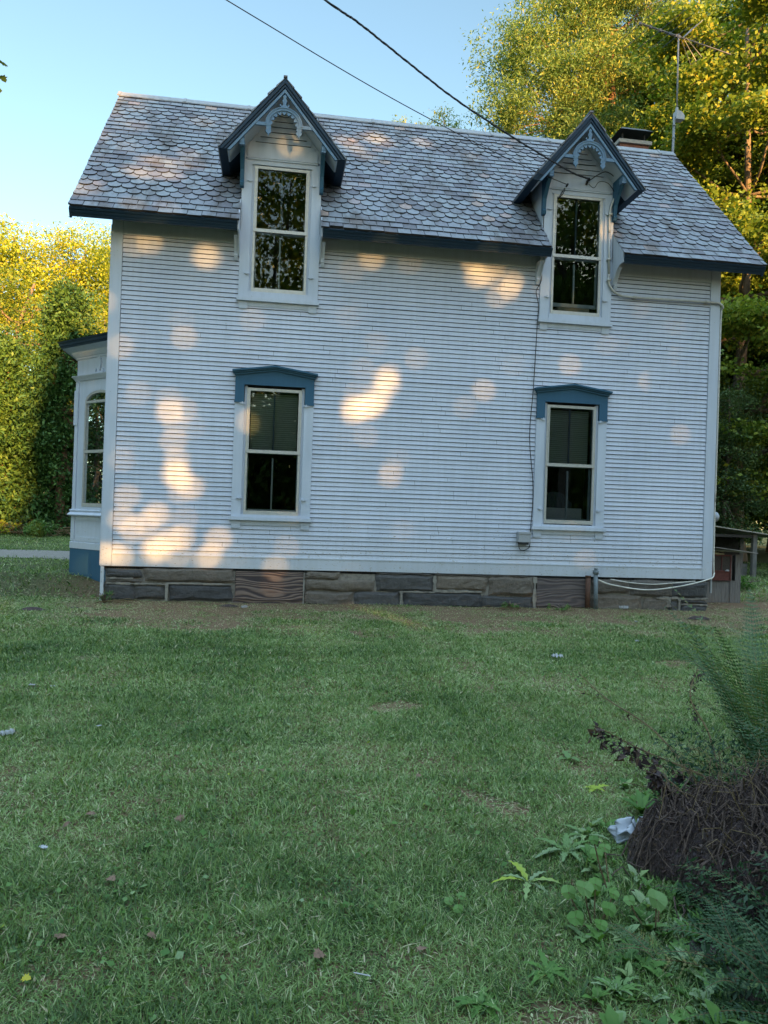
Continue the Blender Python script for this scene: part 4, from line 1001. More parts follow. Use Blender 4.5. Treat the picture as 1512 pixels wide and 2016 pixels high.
# ------------------------------------------------------------------ trees
def unit(a): return a/np.maximum(1e-9, np.linalg.norm(a, axis=1, keepdims=True))
def leaf_cards(C, size, rg, aspect=.5, flat=.35, droop=0., N0=None):
    """rhombic leaves: C (n,3) centres, size (n,) lengths"""
    n = len(C); nv = unit(rg.normal(size=(n, 3))+np.array([0, 0, flat*2.2])); d = rg.normal(size=(n, 3)); d[:, 2] -= droop
    d = unit(d - (d*nv).sum(1, keepdims=True)*nv); s = np.cross(nv, d); L = size[:, None]
    a = C-d*L*.5; b = C+d*L*.5; m = C-d*L*.08+nv*L*.0; l = m+s*L*aspect*.5; r_ = m-s*L*aspect*.5
    V = np.stack([a, r_, b, l], 1).reshape(-1, 3); F = np.arange(4*n).reshape(n, 4); return V, F
def vnoise(P, s, seed=0):
    """cheap smooth noise in -1..1"""
    q = P*s+seed*7.13
    return (np.sin(q[:, 0]*1.7+np.sin(q[:, 1]*1.3+seed)*1.6)+np.sin(q[:, 1]*1.9+np.sin(q[:, 2]*1.5)*1.4)+np.sin(q[:, 2]*2.1+np.sin(q[:, 0]*1.1)*1.8))/3
def tree(name, label, cat, base, trunk, tr, blobs, leafmat, barkmat, lsize, per, seed, group=None, flat=.5, layer=.35, spread=.45, aspect=.5,
         tint=(.5, .2), cull=None, limb_from=.35, twig=.35, droop=.2, dense=1.15):
    rg = np.random.default_rng(seed); rr = random.Random(seed)
    root = empty(name, base, label, cat, group); B = Vector(base)
    mb = MB(); T = [Vector(t)-B for t in trunk]; k = len(T); TP = densify(T, 4); nT = len(TP)
    rad = [tr*(1-.82*(i/(nT-1))**.9)*(1.35 if i == 0 else 1) for i in range(nT)]
    mb.tube(TP, rad, 9)
    CL = []
    for (cx, cy, cz, rx, ry, rz, nc) in blobs:
        c = np.array([cx, cy, cz])-np.array(base)
        p = unit(rg.normal(size=(nc, 3)))*(rg.random((nc, 1))**(1/2.4))*np.array([rx, ry, rz])+c
        CL.append(p)
        j = min(nT-1, max(int(nT*limb_from), int(np.argmin([abs(q.z-(c[2]-rz*.9)) for q in TP]))))
        s = TP[j]; e = Vector(c); m1 = s.lerp(e, .4)+Vector((rr.uniform(-.3, .3), rr.uniform(-.3, .3), -.1*(e-s).length)); r1 = rad[j]*.55
        lp = densify([s, m1, s.lerp(e, .75)+Vector((rr.uniform(-.3, .3), 0, .1)), e], 4)
        mb.tube(lp, [max(.015, r1*(1-.8*i/(len(lp)-1))) for i in range(len(lp))], 6, cap=False)
        for q in p[rg.random(nc) < twig]:
            st = lp[rr.randint(len(lp)//2, len(lp)-1)]; q = Vector(q); md = st.lerp(q, .5)+Vector((rr.uniform(-.2, .2), rr.uniform(-.2, .2), rr.uniform(-.1, .25)))
            mb.tube([st, md, q], [max(.014, r1*.22), max(.011, r1*.14), .006], 4, cap=False)
    tk = mb.build('trunk', barkmat, root, True)
    CL = np.concatenate(CL); CL = np.concatenate([CL, CL+rg.normal(size=CL.shape)*np.array([spread, spread, spread*layer])*dense]) if dense else CL; nc = len(CL); off = rg.normal(size=(nc*per, 3))*np.array([spread, spread, spread*layer])
    C = np.repeat(CL, per, 0)+off
    ct = np.repeat(rg.normal(size=nc)*.13, per)
    W = C+np.array(base)
    keep = vnoise(W, 1.1/max(.6, spread*1.6), seed % 9) > -.42
    if cull is not None: keep &= cull(W)
    C = C[keep]; ct = ct[keep]; n = len(C)
    V, F = leaf_cards(C, lsize*rg.uniform(.55, 1.45, n), rg, aspect, flat=flat, droop=droop)
    t = np.clip(tint[0]+ct+rg.normal(size=n)*tint[1]+vnoise(C, .45, 3)*.12, 0, 1)
    cr = np_build('crown', V, F, t, leafmat); cr.parent = root
    return root
def copy_tree(o, parent=None):
    c = o.copy(); scene.collection.objects.link(c); c.parent = parent
    for ch_ in [x for x in scene.objects if x.parent == o]: copy_tree(ch_, c)
    return c

G_L = 'sunlit trees beyond the drive'
tree('yellow_tree', 'tall yellow lit tree at the left edge with a dark trunk above the evergreens', 'tree', (-11.0, 27, .4), [(-11, 27, .3), (-10.9, 27, 5), (-10.6, 27, 10), (-10.4, 27, 14.5)], .24,
     [(-11.2, 26.5, 13.6, 2.2, 2, 1.9, 70), (-12.4, 26.5, 11.0, 2.3, 2, 2.2, 70), (-9.4, 26.4, 12.6, 1.6, 2, 1.7, 50), (-11.4, 26.2, 9.0, 2.6, 2, 1.8, 60), (-10.6, 26, 6.6, 2.6, 2, 1.6, 50), (-12.0, 26, 4.2, 2.4, 2, 1.5, 40)], 'leaf_yellow', 'bark', .15, 62, 1, G_L, tint=(.6, .2))
tree('yellow_tree', 'rounded bright yellow tree between the left edge and the house, just above the evergreen', 'tree', (-7.6, 28, .4), [(-7.6, 28, .3), (-7.7, 28, 6), (-7.5, 28, 11), (-7.3, 28, 14.5)], .22,
     [(-7.6, 27.5, 13.6, 2.0, 2, 1.7, 70), (-6.4, 27.5, 12.7, 1.8, 2, 1.8, 60), (-8.4, 27.5, 11.2, 2.0, 2, 1.8, 60), (-6.9, 27, 9.6, 2.2, 2, 1.7, 60), (-8, 27, 7.4, 2.2, 2, 1.6, 45), (-6.6, 27, 5.2, 2.2, 2, 1.6, 45)], 'leaf_yellow', 'bark', .14, 62, 2, G_L, tint=(.66, .2))
tree('birch_tree', 'slender pale stemmed tree with yellow green leaves right beside the house corner', 'tree', (-4.9, 25, .4), [(-4.9, 25, .3), (-5.1, 25, 5), (-5.0, 25, 10), (-5.2, 25, 14.4)], .12,
     [(-5.2, 24.8, 13.2, 1.3, 1.3, 1.7, 45), (-4.6, 24.8, 11.6, 1.4, 1.3, 1.6, 45), (-5.6, 24.8, 9.6, 1.5, 1.3, 1.6, 42), (-4.4, 24.8, 8.0, 1.6, 1.4, 1.6, 42), (-5.6, 24.6, 6.0, 1.6, 1.4, 1.5, 36), (-4.5, 24.6, 4, 1.6, 1.4, 1.5, 36)], 'leaf_yellow', 'sheet_metal', .115, 60, 3, G_L, tint=(.42, .2))
tree('shade_tree', 'olive green tree with a thick dark trunk and bare forking limbs at the far left', 'tree', (-8.4, 20.5, .4), [(-8.4, 20.5, .3), (-8.35, 20.5, 4), (-8.1, 20.5, 8), (-7.4, 20.5, 10.5)], .26,
     [(-8.8, 20, 10.0, 1.4, 1.5, 1.0, 20), (-7.0, 20.3, 9.4, 1.5, 1.4, 1.1, 24), (-9.6, 20, 7.4, 1.4, 1.5, 1.0, 22), (-6.0, 20, 8.6, 1.2, 1.4, 1.0, 22)], 'leaf_maple', 'bark', .12, 60, 4, G_L, tint=(.55, .2), twig=.6)
def evergreen(base, h, r, seed, label, tint):
    bl = []; rr = random.Random(seed); nL = 9
    for i in range(nL):
        f = i/(nL-1); z = base[2]+.9+(h-1.2)*f; rad = r*(1-.72*f**1.5)
        for k in range(3 if f < .7 else 2):
            a = rr.uniform(0, 6.3); bl.append((base[0]+math.cos(a)*rad*.45, base[1]+math.sin(a)*rad*.45, z+rr.uniform(-.2, .2), rad*rr.uniform(.45, .9), rad*rr.uniform(.45, .9), h/nL*rr.uniform(.6, 1.1), 20))
    return tree('evergreen_tree', label, 'tree', base, [base, (base[0]+.1, base[1], h*.4), (base[0], base[1], h*.75), (base[0]+.05, base[1], h*.98)], .2, bl, 'leaf_cedar', 'bark_red', .15, 52, seed, 'dark evergreens by the drive', layer=.8, spread=.30, aspect=.42, tint=tint, droop=.8, twig=.25)
evergreen((-4.75, 15.2, .4), 8.2, 1.5, 11, 'dense dark evergreen just left of the bay window', (.42, .2))
evergreen((-6.9, 16.0, .4), 6.4, 1.45, 12, 'dense evergreen with its left side lit yellow, at the left edge of the photo', (.62, .22))
evergreen((-8.9, 15.4, .4), 6.6, 1.5, 13, 'yellowish evergreen beyond the left edge of the row', (.65, .2))

G_R = 'tall trees behind the house on the right'
ash = tree('ash_tree', 'tall airy ash with feathery pale green leaves rising over the ridge left of the aerial', 'tree', (18.6, 22.5, .3), [(18.6, 22.5, .2), (18.8, 22.5, 9), (18.9, 22.5, 17.5), (18.2, 22.5, 22), (17.8, 22.4, 28)], .36,
     [(13.6, 22, 23.4, 1.9, 2, 1.7, 55), (12.9, 22, 20.6, 1.5, 2, 1.3, 32), (15.6, 22, 25.6, 2.2, 2, 2.0, 66), (14.9, 21.8, 21.8, 1.9, 2, 1.4, 46), (17.2, 22, 27.2, 2.0, 2, 2.0, 60), (17.0, 21.6, 23.4, 2.0, 2, 1.5, 46),
      (19.4, 22, 26.4, 2.0, 2, 2.2, 50), (15.4, 21.6, 19.2, 1.9, 2, 1.1, 34), (17.8, 21.4, 19.6, 1.6, 2, 1.0, 24), (19.6, 22, 22.6, 1.5, 2, 1.3, 24), (18.5, 22, 17.4, 2.2, 2, 1.0, 26), (14.0, 22, 17.6, 2.4, 2, 1.0, 26)],
     'leaf_ash', 'bark_red', .17, 120, 5, G_R, layer=.55, spread=.42, aspect=.30, tint=(.55, .22), droop=.6)
tree('ash_tree', 'second reddish ash trunk with thin foliage just behind the aerial mast', 'tree', (20.4, 23.5, .3), [(20.4, 23.5, .2), (20.6, 23.5, 10), (20.5, 23.5, 19), (21.0, 23.5, 27)], .30,
     [(21.4, 23.5, 26.5, 2.0, 2, 1.9, 40), (22.6, 23.5, 23.5, 1.9, 2, 1.6, 34), (20.6, 23.4, 20.6, 1.5, 2, 1.0, 18), (22.3, 23.5, 19.6, 2.0, 2, 1.4, 32), (20.2, 23.5, 16.6, 2.0, 2, 1.2, 26)],
     'leaf_ash', 'bark_red', .17, 100, 6, G_R, layer=.55, spread=.42, aspect=.32, tint=(.4, .2), droop=.6)
tree('distant_ash', 'small feathery tree tops peeking over the middle of the ridge', 'tree', (9.6, 27.5, .3), [(9.6, 27.5, .2), (9.6, 27.5, 10), (9.7, 27.5, 21.5)], .22,
     [(8.6, 27.5, 22.1, .55, .8, .55, 14), (9.6, 27.5, 22.0, .5, .8, .7, 13), (11.0, 27.5, 22.4, .7, .8, .95, 22), (9.9, 27.5, 20.6, 1.8, 1, .6, 24), (12.2, 27.5, 21.2, .9, 1, .5, 16)], 'leaf_ash', 'bark', .16, 34, 7, G_R, spread=.28, aspect=.3, tint=(.7, .2), droop=.6)
def maple_blobs(x0, y0, seed):
    rr = random.Random(seed); bl = []
    for (z, r, n) in ((20.5, 3.0, 5), (18.2, 4.0, 6), (15.8, 4.4, 7), (13.4, 4.6, 7), (11.2, 4.4, 7), (9.0, 4.2, 6), (6.8, 3.8, 6), (4.6, 3.4, 5), (2.8, 3.0, 4)):
        for k in range(n):
            a = 6.283*(k+rr.random()*.7)/n; q = r*rr.uniform(.55, .9)
            bl.append((x0+math.cos(a)*q, y0+math.sin(a)*q, z+rr.uniform(-.5, .5), 1.5, 1.5, .62, 19))
    return bl
tree('maple_tree', 'big maple with layered golden leaves right of the aerial, hanging over the roof end', 'tree', (20.2, 14.6, .3), [(20.2, 14.6, .2), (20.1, 14.6, 6), (20.3, 14.6, 12), (20.0, 14.6, 21)], .34, maple_blobs(20.2, 14.6, 5),
     'leaf_maple', 'bark', .14, 92, 8, G_R, layer=.30, spread=.40, aspect=.8, tint=(.55, .2), limb_from=.12)
mpl = tree('maple_tree', 'dark trunked maple at the right edge with green leaves', 'tree', (25.2, 16.6, .3), [(25.2, 16.6, .2), (25.0, 16.6, 7), (25.3, 16.6, 13), (25.0, 16.6, 22)], .36, maple_blobs(25.2, 16.8, 9),
     'leaf_maple', 'bark', .15, 82, 9, G_R, layer=.30, spread=.42, aspect=.8, tint=(.38, .2), limb_from=.12)
tree('hemlock_tree', 'dark shaded tree with drooping boughs beyond the hutch and open shed', 'tree', (20.5, 19.5, .3), [(20.5, 19.5, .2), (20.4, 19.5, 6), (20.6, 19.5, 13)], .28,
     [(20.5+math.cos(i*2.4)*1.9, 19.5+math.sin(i*2.4)*1.5, 2.0+i*.62, 1.7, 1.5, .6, 22) for i in range(18)], 'leaf_dark', 'bark', .16, 52, 10, G_R, layer=.35, spread=.4, aspect=.5, tint=(.4, .2), droop=.7)
bpy.context.view_layer.update()
def copy_tree0(o, parent=None):
    c = o.copy(); scene.collection.objects.link(c); c.parent = parent
    for ch_ in [x for x in scene.objects if x.parent == o]: copy_tree0(ch_, c)
    return c
for src, loc, rz, sc, lab in ((ash, (21.5, 25.5, .3), .1, .93, 'ash whose crown fills the space behind the aerial boom'),
                              (mpl, (23.2, 20.5, .3), 1.2, 1.18, 'tall maple closing the upper right corner behind the golden one'), (mpl, (28.5, 22.5, .3), 2.6, 1.2, 'maple beyond the right edge of the yard'), (mpl, (18.6, 19.5, .3), 4.0, .86, 'lower maple filling in behind the aerial mast')):
    c = copy_tree0(src); c.location = loc; c.rotation_euler[2] = rz; c.scale = (sc, sc, sc); c['label'] = lab
# woods farther back: three kinds, then copies
protos = []
for k, (lm, tt) in enumerate((('leaf_dark', (.5, .2)), ('leaf_yellow', (.4, .2)), ('leaf_maple', (.5, .2)))):
    rr = random.Random(70+k); bl = [(math.cos(i*2.4)*2.4*rr.uniform(.4, 1), math.sin(i*2.4)*2.2*rr.uniform(.4, 1), 1.8+i*.8, 2.1, 2.0, 1.0, 18) for i in range(16)]
    protos.append((lm, bl, tt))
spots = [(0, -16, 36, 1.0), (1, -13, 40, 1.05), (2, -9.5, 43, 1.1), (1, -6.5, 42, 1.0), (0, -3, 45, 1.0), (1, -20, 41, 1.1), (0, -8.2, 33, .55), (2, -11.5, 31, .5), (0, -5.2, 34, .5),
         (0, 24, 31, 1.25), (2, 29, 28, 1.3), (0, 19.5, 36, 1.0), (2, 33, 34, 1.3), (0, 28, 21, .9), (0, 16, 42, 1.0), (2, 38, 27, 1.3), (0, -17, 4.5, 1.0), (1, -24, 12, 1.1), (0, -17, 9, 1.0), (0, -17, -1, .9), (0, 23, 24, 1.35), (2, 21.5, 27, 1.6), (0, 17.5, 17.5, .62), (0, 27, 22, 1.2), (2, 17.5, 32, 1.55), (0, 16, 12.5, .36), (0, 18.2, 12.2, .42), (0, -12.2, 4.4, .5), (0, -13.4, 9.2, .5)]
where = ['far left among the woods', 'behind the leftmost golden tree', 'in the gap between the golden trees', 'behind the rounded golden tree', 'just left of the house wall, farthest back', 'outermost left in the woods', 'low, under the rounded golden tree', 'low, by the left edge', 'low, behind the evergreen near the bay',
         'behind the ash trunks', 'behind the maples at the right edge', 'behind the shed, farthest back', 'upper right corner, far behind', 'low, behind the shaded boughs', 'low beyond the roof end', 'outermost right in the woods', 'left of the house across the lawn, mirrored in the bay window', 'left of the house, behind the one mirrored in the bay window', 'left of the house, farther along the drive', 'left of the lawn, nearest the camera', 'filling the gap right of the aerial', 'tall one filling the sky behind the aerial', 'low and dark beside the house corner', 'deep in the dark strip right of the house', 'tall one behind the ash trunks', 'small one over the hutch roof', 'small one over the open shed', 'low one on the near side of the drive', 'low one on the far side of the drive']
made = {}
for i, (k, x, y, s) in enumerate(spots):
    if k not in made:
        lm, bl, tt = protos[k]
        o = tree('woodland_tree', 'x', 'tree', (0, 0, 0), [(0, 0, -.2), (.1, 0, 5), (-.1, 0, 10), (0, 0, 14.5)], .22, bl, lm, 'bark', .20, 46, 30+k, 'woods behind the house', spread=.5, layer=.5, aspect=.6, tint=tt)
        made[k] = o
    else: o = copy_tree(made[k])
    o.location = (x, y, .3); o.scale = (s, s, s); o.rotation_euler[2] = i*1.3
    o['label'] = ('dark green', 'yellow', 'olive green')[k] + ' background tree ' + where[i]

# trees behind the camera: their crowns keep the low sun off the yard, chinks cut along chosen sun rays place the round patches
HOLES = [  # point the ray of light reaches, radius of the chink
 (4.055, 0, 3.319, .20), (4.15, 0, 3.38, .16), (4.419, 0, 3.75, .12), (4.30, 0, 3.55, .13), (3.80, 0, 3.36, .14), (3.95, 0, 3.05, .12), (4.03, 0, 2.82, .06), (3.95, 0, 3.85, .05),
 (4.626, 0, 2.098, .13), (4.63, 0, 2.40, .06), (5.967, 0, 3.594, .13), (5.803, 0, 3.288, .10), (1.157, 0, 1.917, .17), (1.02, 0, 2.02, .13), (1.067, 0, 2.274, .11), (1.043, 0, 2.994, .12), (1.055, 0, 2.634, .11), (.95, 0, 3.2, .07),
 (.493, 0, 3.243, .05), (1.12, 0, 4.162, .10), (1.05, 0, 4.4, .06), (2.212, 0, 4.601, .09), (6.121, 0, 5.50, .15), (5.78, 0, 5.55, .13), (6.386, 0, 5.45, .12), (6.2, 0, 5.25, .09), (7.597, 0, 4.05, .10), (7.90, 0, 4.02, .12),
 (1.348, 0, 5.40, .12), (.448, 0, 5.60, .11), (9.019, 0, 5.45, .09), (8.707, 0, 5.10, .07), (7.133, 0, 4.435, .06), (7.92, 0, 1.192, .05), (7.95, 0, .8, .05), (.453, 0, 1.15, .18), (.25, 0, .85, .14), (.77, 0, .80, .16), (1.15, 0, .85, .17), (1.72, 0, .85, .18),
 (.75, 0, 1.25, .12), (.35, 0, 1.5, .10), (2.669, 0, .62, .08), (2.599, 0, .304, .06), (.05, 0, .74, .10), (2.12, 0, 2.971, .09), (2.70, -.1, 7.46, .09), (2.78, 0, 4.93, .10), (2.054, 0, 4.549, .06), (4.65, 0, 5.62, .06), (4.144, 0, 5.62, .08),
 (6.523, 0, 4.053, .04), (9.055, 0, 3.067, .05), (8.221, 0, 1.722, .05), (9.3, 0, 2.2, .04), (2.9, 0, .9, .06), (8.9, 0, 3.9, .05), (9.4, 0, 4.4, .04), (3.0, 0, 1.43, .05),
 (.44, .73, 7.2, .14), (.9, .8, 7.25, .10), (.27, .36, 6.81, .13), (.75, .45, 6.9, .11), (4.28, 2.21, 8.76, .18), (4.04, 1.66, 8.18, .14), (4.5, 2.0, 8.5, .14), (3.8, 1.9, 8.45, .12), (.98, .97, 7.45, .10), (.27, -.34, 6.08, .10), (.9, -.3, 6.1, .08), (5.2, 2.2, 8.7, .07),
 (4.158, -1.1, 0, .13), (3.0, -2.4, 0, .06), (8.2, -.03, 6.5, .09), (1.3, 0, 1.3, .08), (8.15, 0, 4.5, .05)]
rh = random.Random(77); HH = []
for (hx, hy, hz, hr) in HOLES:                         # each patch is several small chinks side by side
    for q in range(max(1, int(round((hr/.068)**2*.58)))):
        a = rh.uniform(0, 6.283); d_ = hr*1.2*rh.random()**.6; HH.append((hx+d_*math.cos(a), hy, hz+d_*math.sin(a)*1.1, (rh.uniform(.012, .026) if hr < .075 else rh.uniform(.026, .062)) if hy <= 0 else rh.uniform(.065, .095)))
for q in range(12): HH.append((rh.uniform(.1, 10), 0, rh.uniform(.8, 5.6), rh.uniform(.015, .03)))
for q in range(14): v_ = rh.uniform(.1, 2.6); HH.append((rh.uniform(-.3, 10.4), v_, roofz(v_), rh.uniform(.03, .05)))
HP = np.array([h[:3] for h in HH]); HR = np.array([h[3] for h in HH]); SV = np.array(S)
def near_hole(W, extra):
    """True where a leaf would stand in a chink"""
    bad = np.zeros(len(W), bool)
    for p, r in zip(HP, HR):
        d = W-p; t = d@SV; q = d-t[:, None]*SV; bad |= ((q*q).sum(1) < (r+extra)**2)
    return bad
def shade_tree(x, y, top, hwid, n, seed, label, lsize=.27, z0=.4, sparse=False):
    rg = np.random.default_rng(seed); root = empty('roadside_tree', (x, y, 0), label, 'tree', 'roadside trees shading the house'); mb = MB()
    T = densify([(0, 0, -.3), (.15, .1, top*.3), (-.1, 0, top*.6), (.1, 0, top*.93)], 4); mb.tube(T, [.36*(1-.85*i/(len(T)-1)) for i in range(len(T))], 8)
    for i in range(14):
        s = T[rg.integers(len(T)//3, len(T)-1)]; a = rg.uniform(0, 6.28); e = s+Vector((math.cos(a)*hwid*.8, math.sin(a)*2, rg.uniform(.5, 2.5)))
        mb.tube([s, s.lerp(e, .5)+Vector((0, 0, .3)), e], [.12, .07, .02], 5, cap=False)
    mb.build('trunk', 'bark', root, True)
    P = np.stack([rg.uniform(-hwid, hwid, n), rg.normal(size=n)*1.5, rg.uniform(z0, top, n)], 1)
    f = (P[:, 2]-z0)/(top-z0)
    ok = np.abs(P[:, 0]) < hwid*np.sqrt(np.clip(1-(np.clip(f-.6, 0, 1)/.42)**2, 0.0, 1))+.25*vnoise(P, 1.3, seed % 7)
    if sparse: ok &= vnoise(P, .8, seed % 5) > (-.05 if sparse is True else sparse)
    P = P[ok]; L = lsize*rg.uniform(.7, 1.3, len(P))
    W = P+np.array([x, y, 0]); small = near_hole(W, .33)
    P2 = np.repeat(P[small], 9, 0)+rg.normal(size=(small.sum()*9, 3))*.13; L2 = np.full(len(P2), lsize*.36)
    P = np.concatenate([P[~small], P2]); L = np.concatenate([L[~small], L2]); W = P+np.array([x, y, 0])
    k = ~near_hole(W, .04); k[:int((~small).sum())] |= False
    P, L = P[k], L[k]
    V, F = leaf_cards(P, L*1.25, rg, .85, flat=.1)
    cr = np_build('crown', V, F, np.clip(rg.normal(size=len(P))*.2+.5, 0, 1), 'leaf_maple'); cr.parent = root
wh = ['farthest left in the row', 'second from the left end', 'third from the left end', 'fourth from the left end', 'fifth, straight opposite the bay window', 'sixth, opposite the left dormer', 'seventh, opposite the middle of the wall', 'eighth, opposite the right dormer', 'ninth, opposite the right corner', 'tenth, opposite the hutch', 'eleventh, opposite the shed', 'twelfth', 'thirteenth', 'fourteenth, last in the row']
for i, x in enumerate([-15, -10, -5, 0, 4.4, 8.4, 15.9, 20.4, 24.8, 29.4, 34.2, 39.4, 44.8, 50]):
    top = 9.0 if x < 14 else 17.6 if x < 28 else 18.0
    shade_tree(x, -38+((i*7) % 3-1)*1.5, top+((i*5) % 3-1)*.5, 3.7, 15000 if top < 15 else 31000, 200+i, 'leafy roadside tree across the yard, '+wh[i % 14])
shade_tree(2.5, -46, 29, 5.5, 24000, 301, 'tallest open-crowned roadside tree mirrored in the left dormer window', .26, 9, -.30)
shade_tree(17.2, -25, 20, 3.0, 13000, 302, 'open-crowned roadside tree mirrored in the right dormer window', .2, 9.5, -.30)

# branch tip hanging into the upper left corner
br = MB(); rr = random.Random(4)
bl = empty('branch_tip', (.1, -6, 4.9), 'dark leafy branch tip poking in at the upper left corner against the sky', 'branch')
br.tube(densify([(-2.6, -6.1, 5.6), (-1.2, -6, 5.2), (-.2, -6, 4.92), (.36, -6, 4.90)], 5), [.03, .026, .024, .022, .02, .018, .016, .014, .012, .010, .009, .008, .007, .006, .005, .003], 5)
br.tube([(-.2, -6, 4.92), (.1, -6, 4.78), (.40, -6, 4.66)], [.008, .006, .003], 4)
child(br, 'twig', 'bark', bl)
def maple_leaf(mb, p, d, n, L, tint=.5, mi=0):
    d = Vector(d).normalized(); n = Vector(n); n = (n-n.dot(d)*d).normalized(); s = d.cross(n)
    prof_ = [(0, 0), (.12, .16), (.05, .42), (.30, .30), (.42, .55), (.55, .26), (.72, .30), (1, 0), (.72, -.30), (.55, -.26), (.42, -.55), (.30, -.30), (.05, -.42), (.12, -.16)]
    vs = [Vector(p)+d*a*L+s*b*L+n*(-.15*L*a*a+.05*L*abs(b)) for a, b in prof_]; c = Vector(p)+d*.35*L
    mb.add([c]+vs, [(0, i+1, (i+1) % len(vs)+1) for i in range(len(vs))], mi, tint)
lf = MB()
for i in range(34):
    t = rr.random(); q = Vector((-1.4, -6, 5.2)).lerp(Vector((.42, -6, 4.89)), t**.7) if i % 3 else Vector((-.1, -6, 4.9)).lerp(Vector((.38, -6, 4.68)), t)
    maple_leaf(lf, q+Vector((rr.uniform(-.03, .03), rr.uniform(-.1, .1), rr.uniform(-.05, .05))), (rr.uniform(-.3, 1), rr.uniform(-.5, .5), rr.uniform(-.9, .2)), (rr.uniform(-.5, .5), rr.uniform(-1, 1), 1), rr.uniform(.06, .085), rr.random())
child(lf, 'leaves', 'leaf_dark', bl)

# ------------------------------------------------------------------ lawn
def wedge(n, d0, d1, ml=1.0, mr=1.0):
    d = nr.uniform(d0, d1, n*2); xl = 2.65-.337*d-ml; xr = 2.65+.70*d+mr; w = xr-xl; wmax = 1.037*d1+ml+mr
    k = nr.random(n*2) < w/wmax; d = d[k]; xl = xl[k]; w = w[k]; return np.stack([xl+nr.random(len(d))*w, d-12.306], 1)
def patch2(P, s, seed): return vnoise(np.concatenate([P, np.full((len(P), 1), seed*3.1)], 1), s, seed)
def blades(P, Lm, Wm, seed, dirt=True):
    n = len(P); rg = np.random.default_rng(seed)
    x, y = P[:, 0], P[:, 1]
    lush = patch2(P, .55, 31)*.35+patch2(P, 1.3, 1)*.4+patch2(P, 3.3, 2)*.35+patch2(P, 9, 3)*.25
    bare = np.clip((y+2.65+1.15*patch2(P, .8, 4)+.9*patch2(P, 3.1, 5))/1.5, 0, 1)*np.clip(1.15+.6*patch2(P, 4.3, 16), .45, 1)*(y < 1.5)*np.clip((x+.9)/1.0, .35, 1)
    bare = np.maximum(bare, .7*(patch2(P, 1.9, 8) > .66)*(patch2(P, 5, 9) > 0))
    keep = rg.random(n) < (1-.80*bare)*np.clip(.80+.35*lush, .35, 1)
    inside = (x > -.02) & (x < HX+.02) & (y > -.01) & (y < HY+.05); keep &= ~inside
    P = P[keep]; lush = lush[keep]; bare = bare[keep]; n = len(P); x, y = P[:, 0], P[:, 1]
    z = hgt(x, y); L = Lm*rg.uniform(.45, 1.35, n)*(1+.45*np.clip(lush, -1, 1))*(1+.40*patch2(P, 7, 41))*(1-.45*bare); W = Wm*rg.uniform(.6, 1.3, n)
    wide = rg.random(n) < .07; W = np.where(wide, W*2.1, W)
    a = rg.uniform(0, 2*np.pi, n); a = a+.8*patch2(P, 2.5, 6); lean = np.clip(rg.normal(.95, .38, n)+.4*bare, .1, 1.5); bend = rg.uniform(.1, .7, n)
    dh = np.stack([np.cos(a), np.sin(a)], 1); side = np.stack([-np.sin(a), np.cos(a)], 1)+rg.normal(size=(n, 2))*.4
    side = side/np.linalg.norm(side, axis=1, keepdims=True)
    def pt(f, wf):
        ln = lean+bend*f*.5; r_ = L*f*np.sin(np.clip(ln, 0, 1.52)); zz = z+L*f*np.cos(np.clip(ln, 0, 1.52))+.004
        c = P+dh*r_[:, None]; o = side*(W*wf*.5)[:, None]
        return np.concatenate([c-o, zz[:, None]], 1), np.concatenate([c+o, (zz+W*.25*rg.normal(size=n))[:, None]], 1)
    a0, b0_ = pt(0, .8); a1, b1_ = pt(.5, 1.0); a2, b2 = pt(1.0, .12)
    V = np.stack([a0, b0_, a1, b1_, a2, b2], 1).reshape(-1, 3); i = np.arange(n)[:, None]*6
    F = np.concatenate([i+np.array([[0, 1, 3, 2]]), i+np.array([[2, 3, 5, 4]])], 0)
    t = .40-.34*lush+.12*patch2(P, 14, 21)+rg.normal(size=n)*.21; t = np.where(rg.random(n) < .055+.42*bare, rg.uniform(.84, 1, n), np.clip(t, 0, .86))
    return V, F, np.concatenate([t, t])
parts = [blades(wedge(190000, 1.2, 3.6), .036, .0030, 1), blades(wedge(190000, 3.6, 6.0), .038, .0040, 2), blades(wedge(170000, 6, 9), .040, .0058, 3), blades(wedge(150000, 9, 12.6), .044, .0078, 4)]
m = 90000; Pl = np.stack([nr.uniform(-9, .1, m), nr.uniform(-.3, 16, m)], 1); Pl = Pl[(np.abs(Pl[:, 1]-(6.9+.1*(Pl[:, 0]+3)+.12*np.sin(Pl[:, 0]*.9))) > 1.1+.2*nr.normal(size=m))]
parts.append(blades(Pl, .07, .012, 5))
Pr = np.stack([nr.uniform(10.2, 24, 60000), nr.uniform(-1, 14, 60000)], 1); parts.append(blades(Pr, .10, .013, 6))
o = 0; VV = []; FF = []; TT = []
for V, F, t in parts: VV.append(V); FF.append(F+o); TT.append(t); o += len(V)
gr = np_build('grass', np.concatenate(VV), np.concatenate(FF), np.concatenate(TT), 'grass_blade'); gr['kind'] = 'stuff'; gr['label'] = 'short mown grass of mixed blue green and straw coloured blades'; gr['category'] = 'grass'
# clover and plantain leaves scattered through the turf
P = wedge(5500, 1.5, 8); k = patch2(P, 1.6, 12)+.3*nr.normal(size=len(P)) > .25; P = P[k]; n = len(P)
C = np.concatenate([P, (hgt(P[:, 0], P[:, 1])+nr.uniform(.012, .04, n))[:, None]], 1)
V, F = leaf_cards(C, nr.uniform(.012, .03, n)*(1+.5*(nr.random(n) < .15)), nr, .85, flat=1.2)
o_ = np_build('clover', V, F, np.clip(nr.normal(.3, .25, n), 0, 1), 'weed_leaf'); tag(o_, 'small round clover leaves scattered through the lawn', 'clover', kind='stuff')
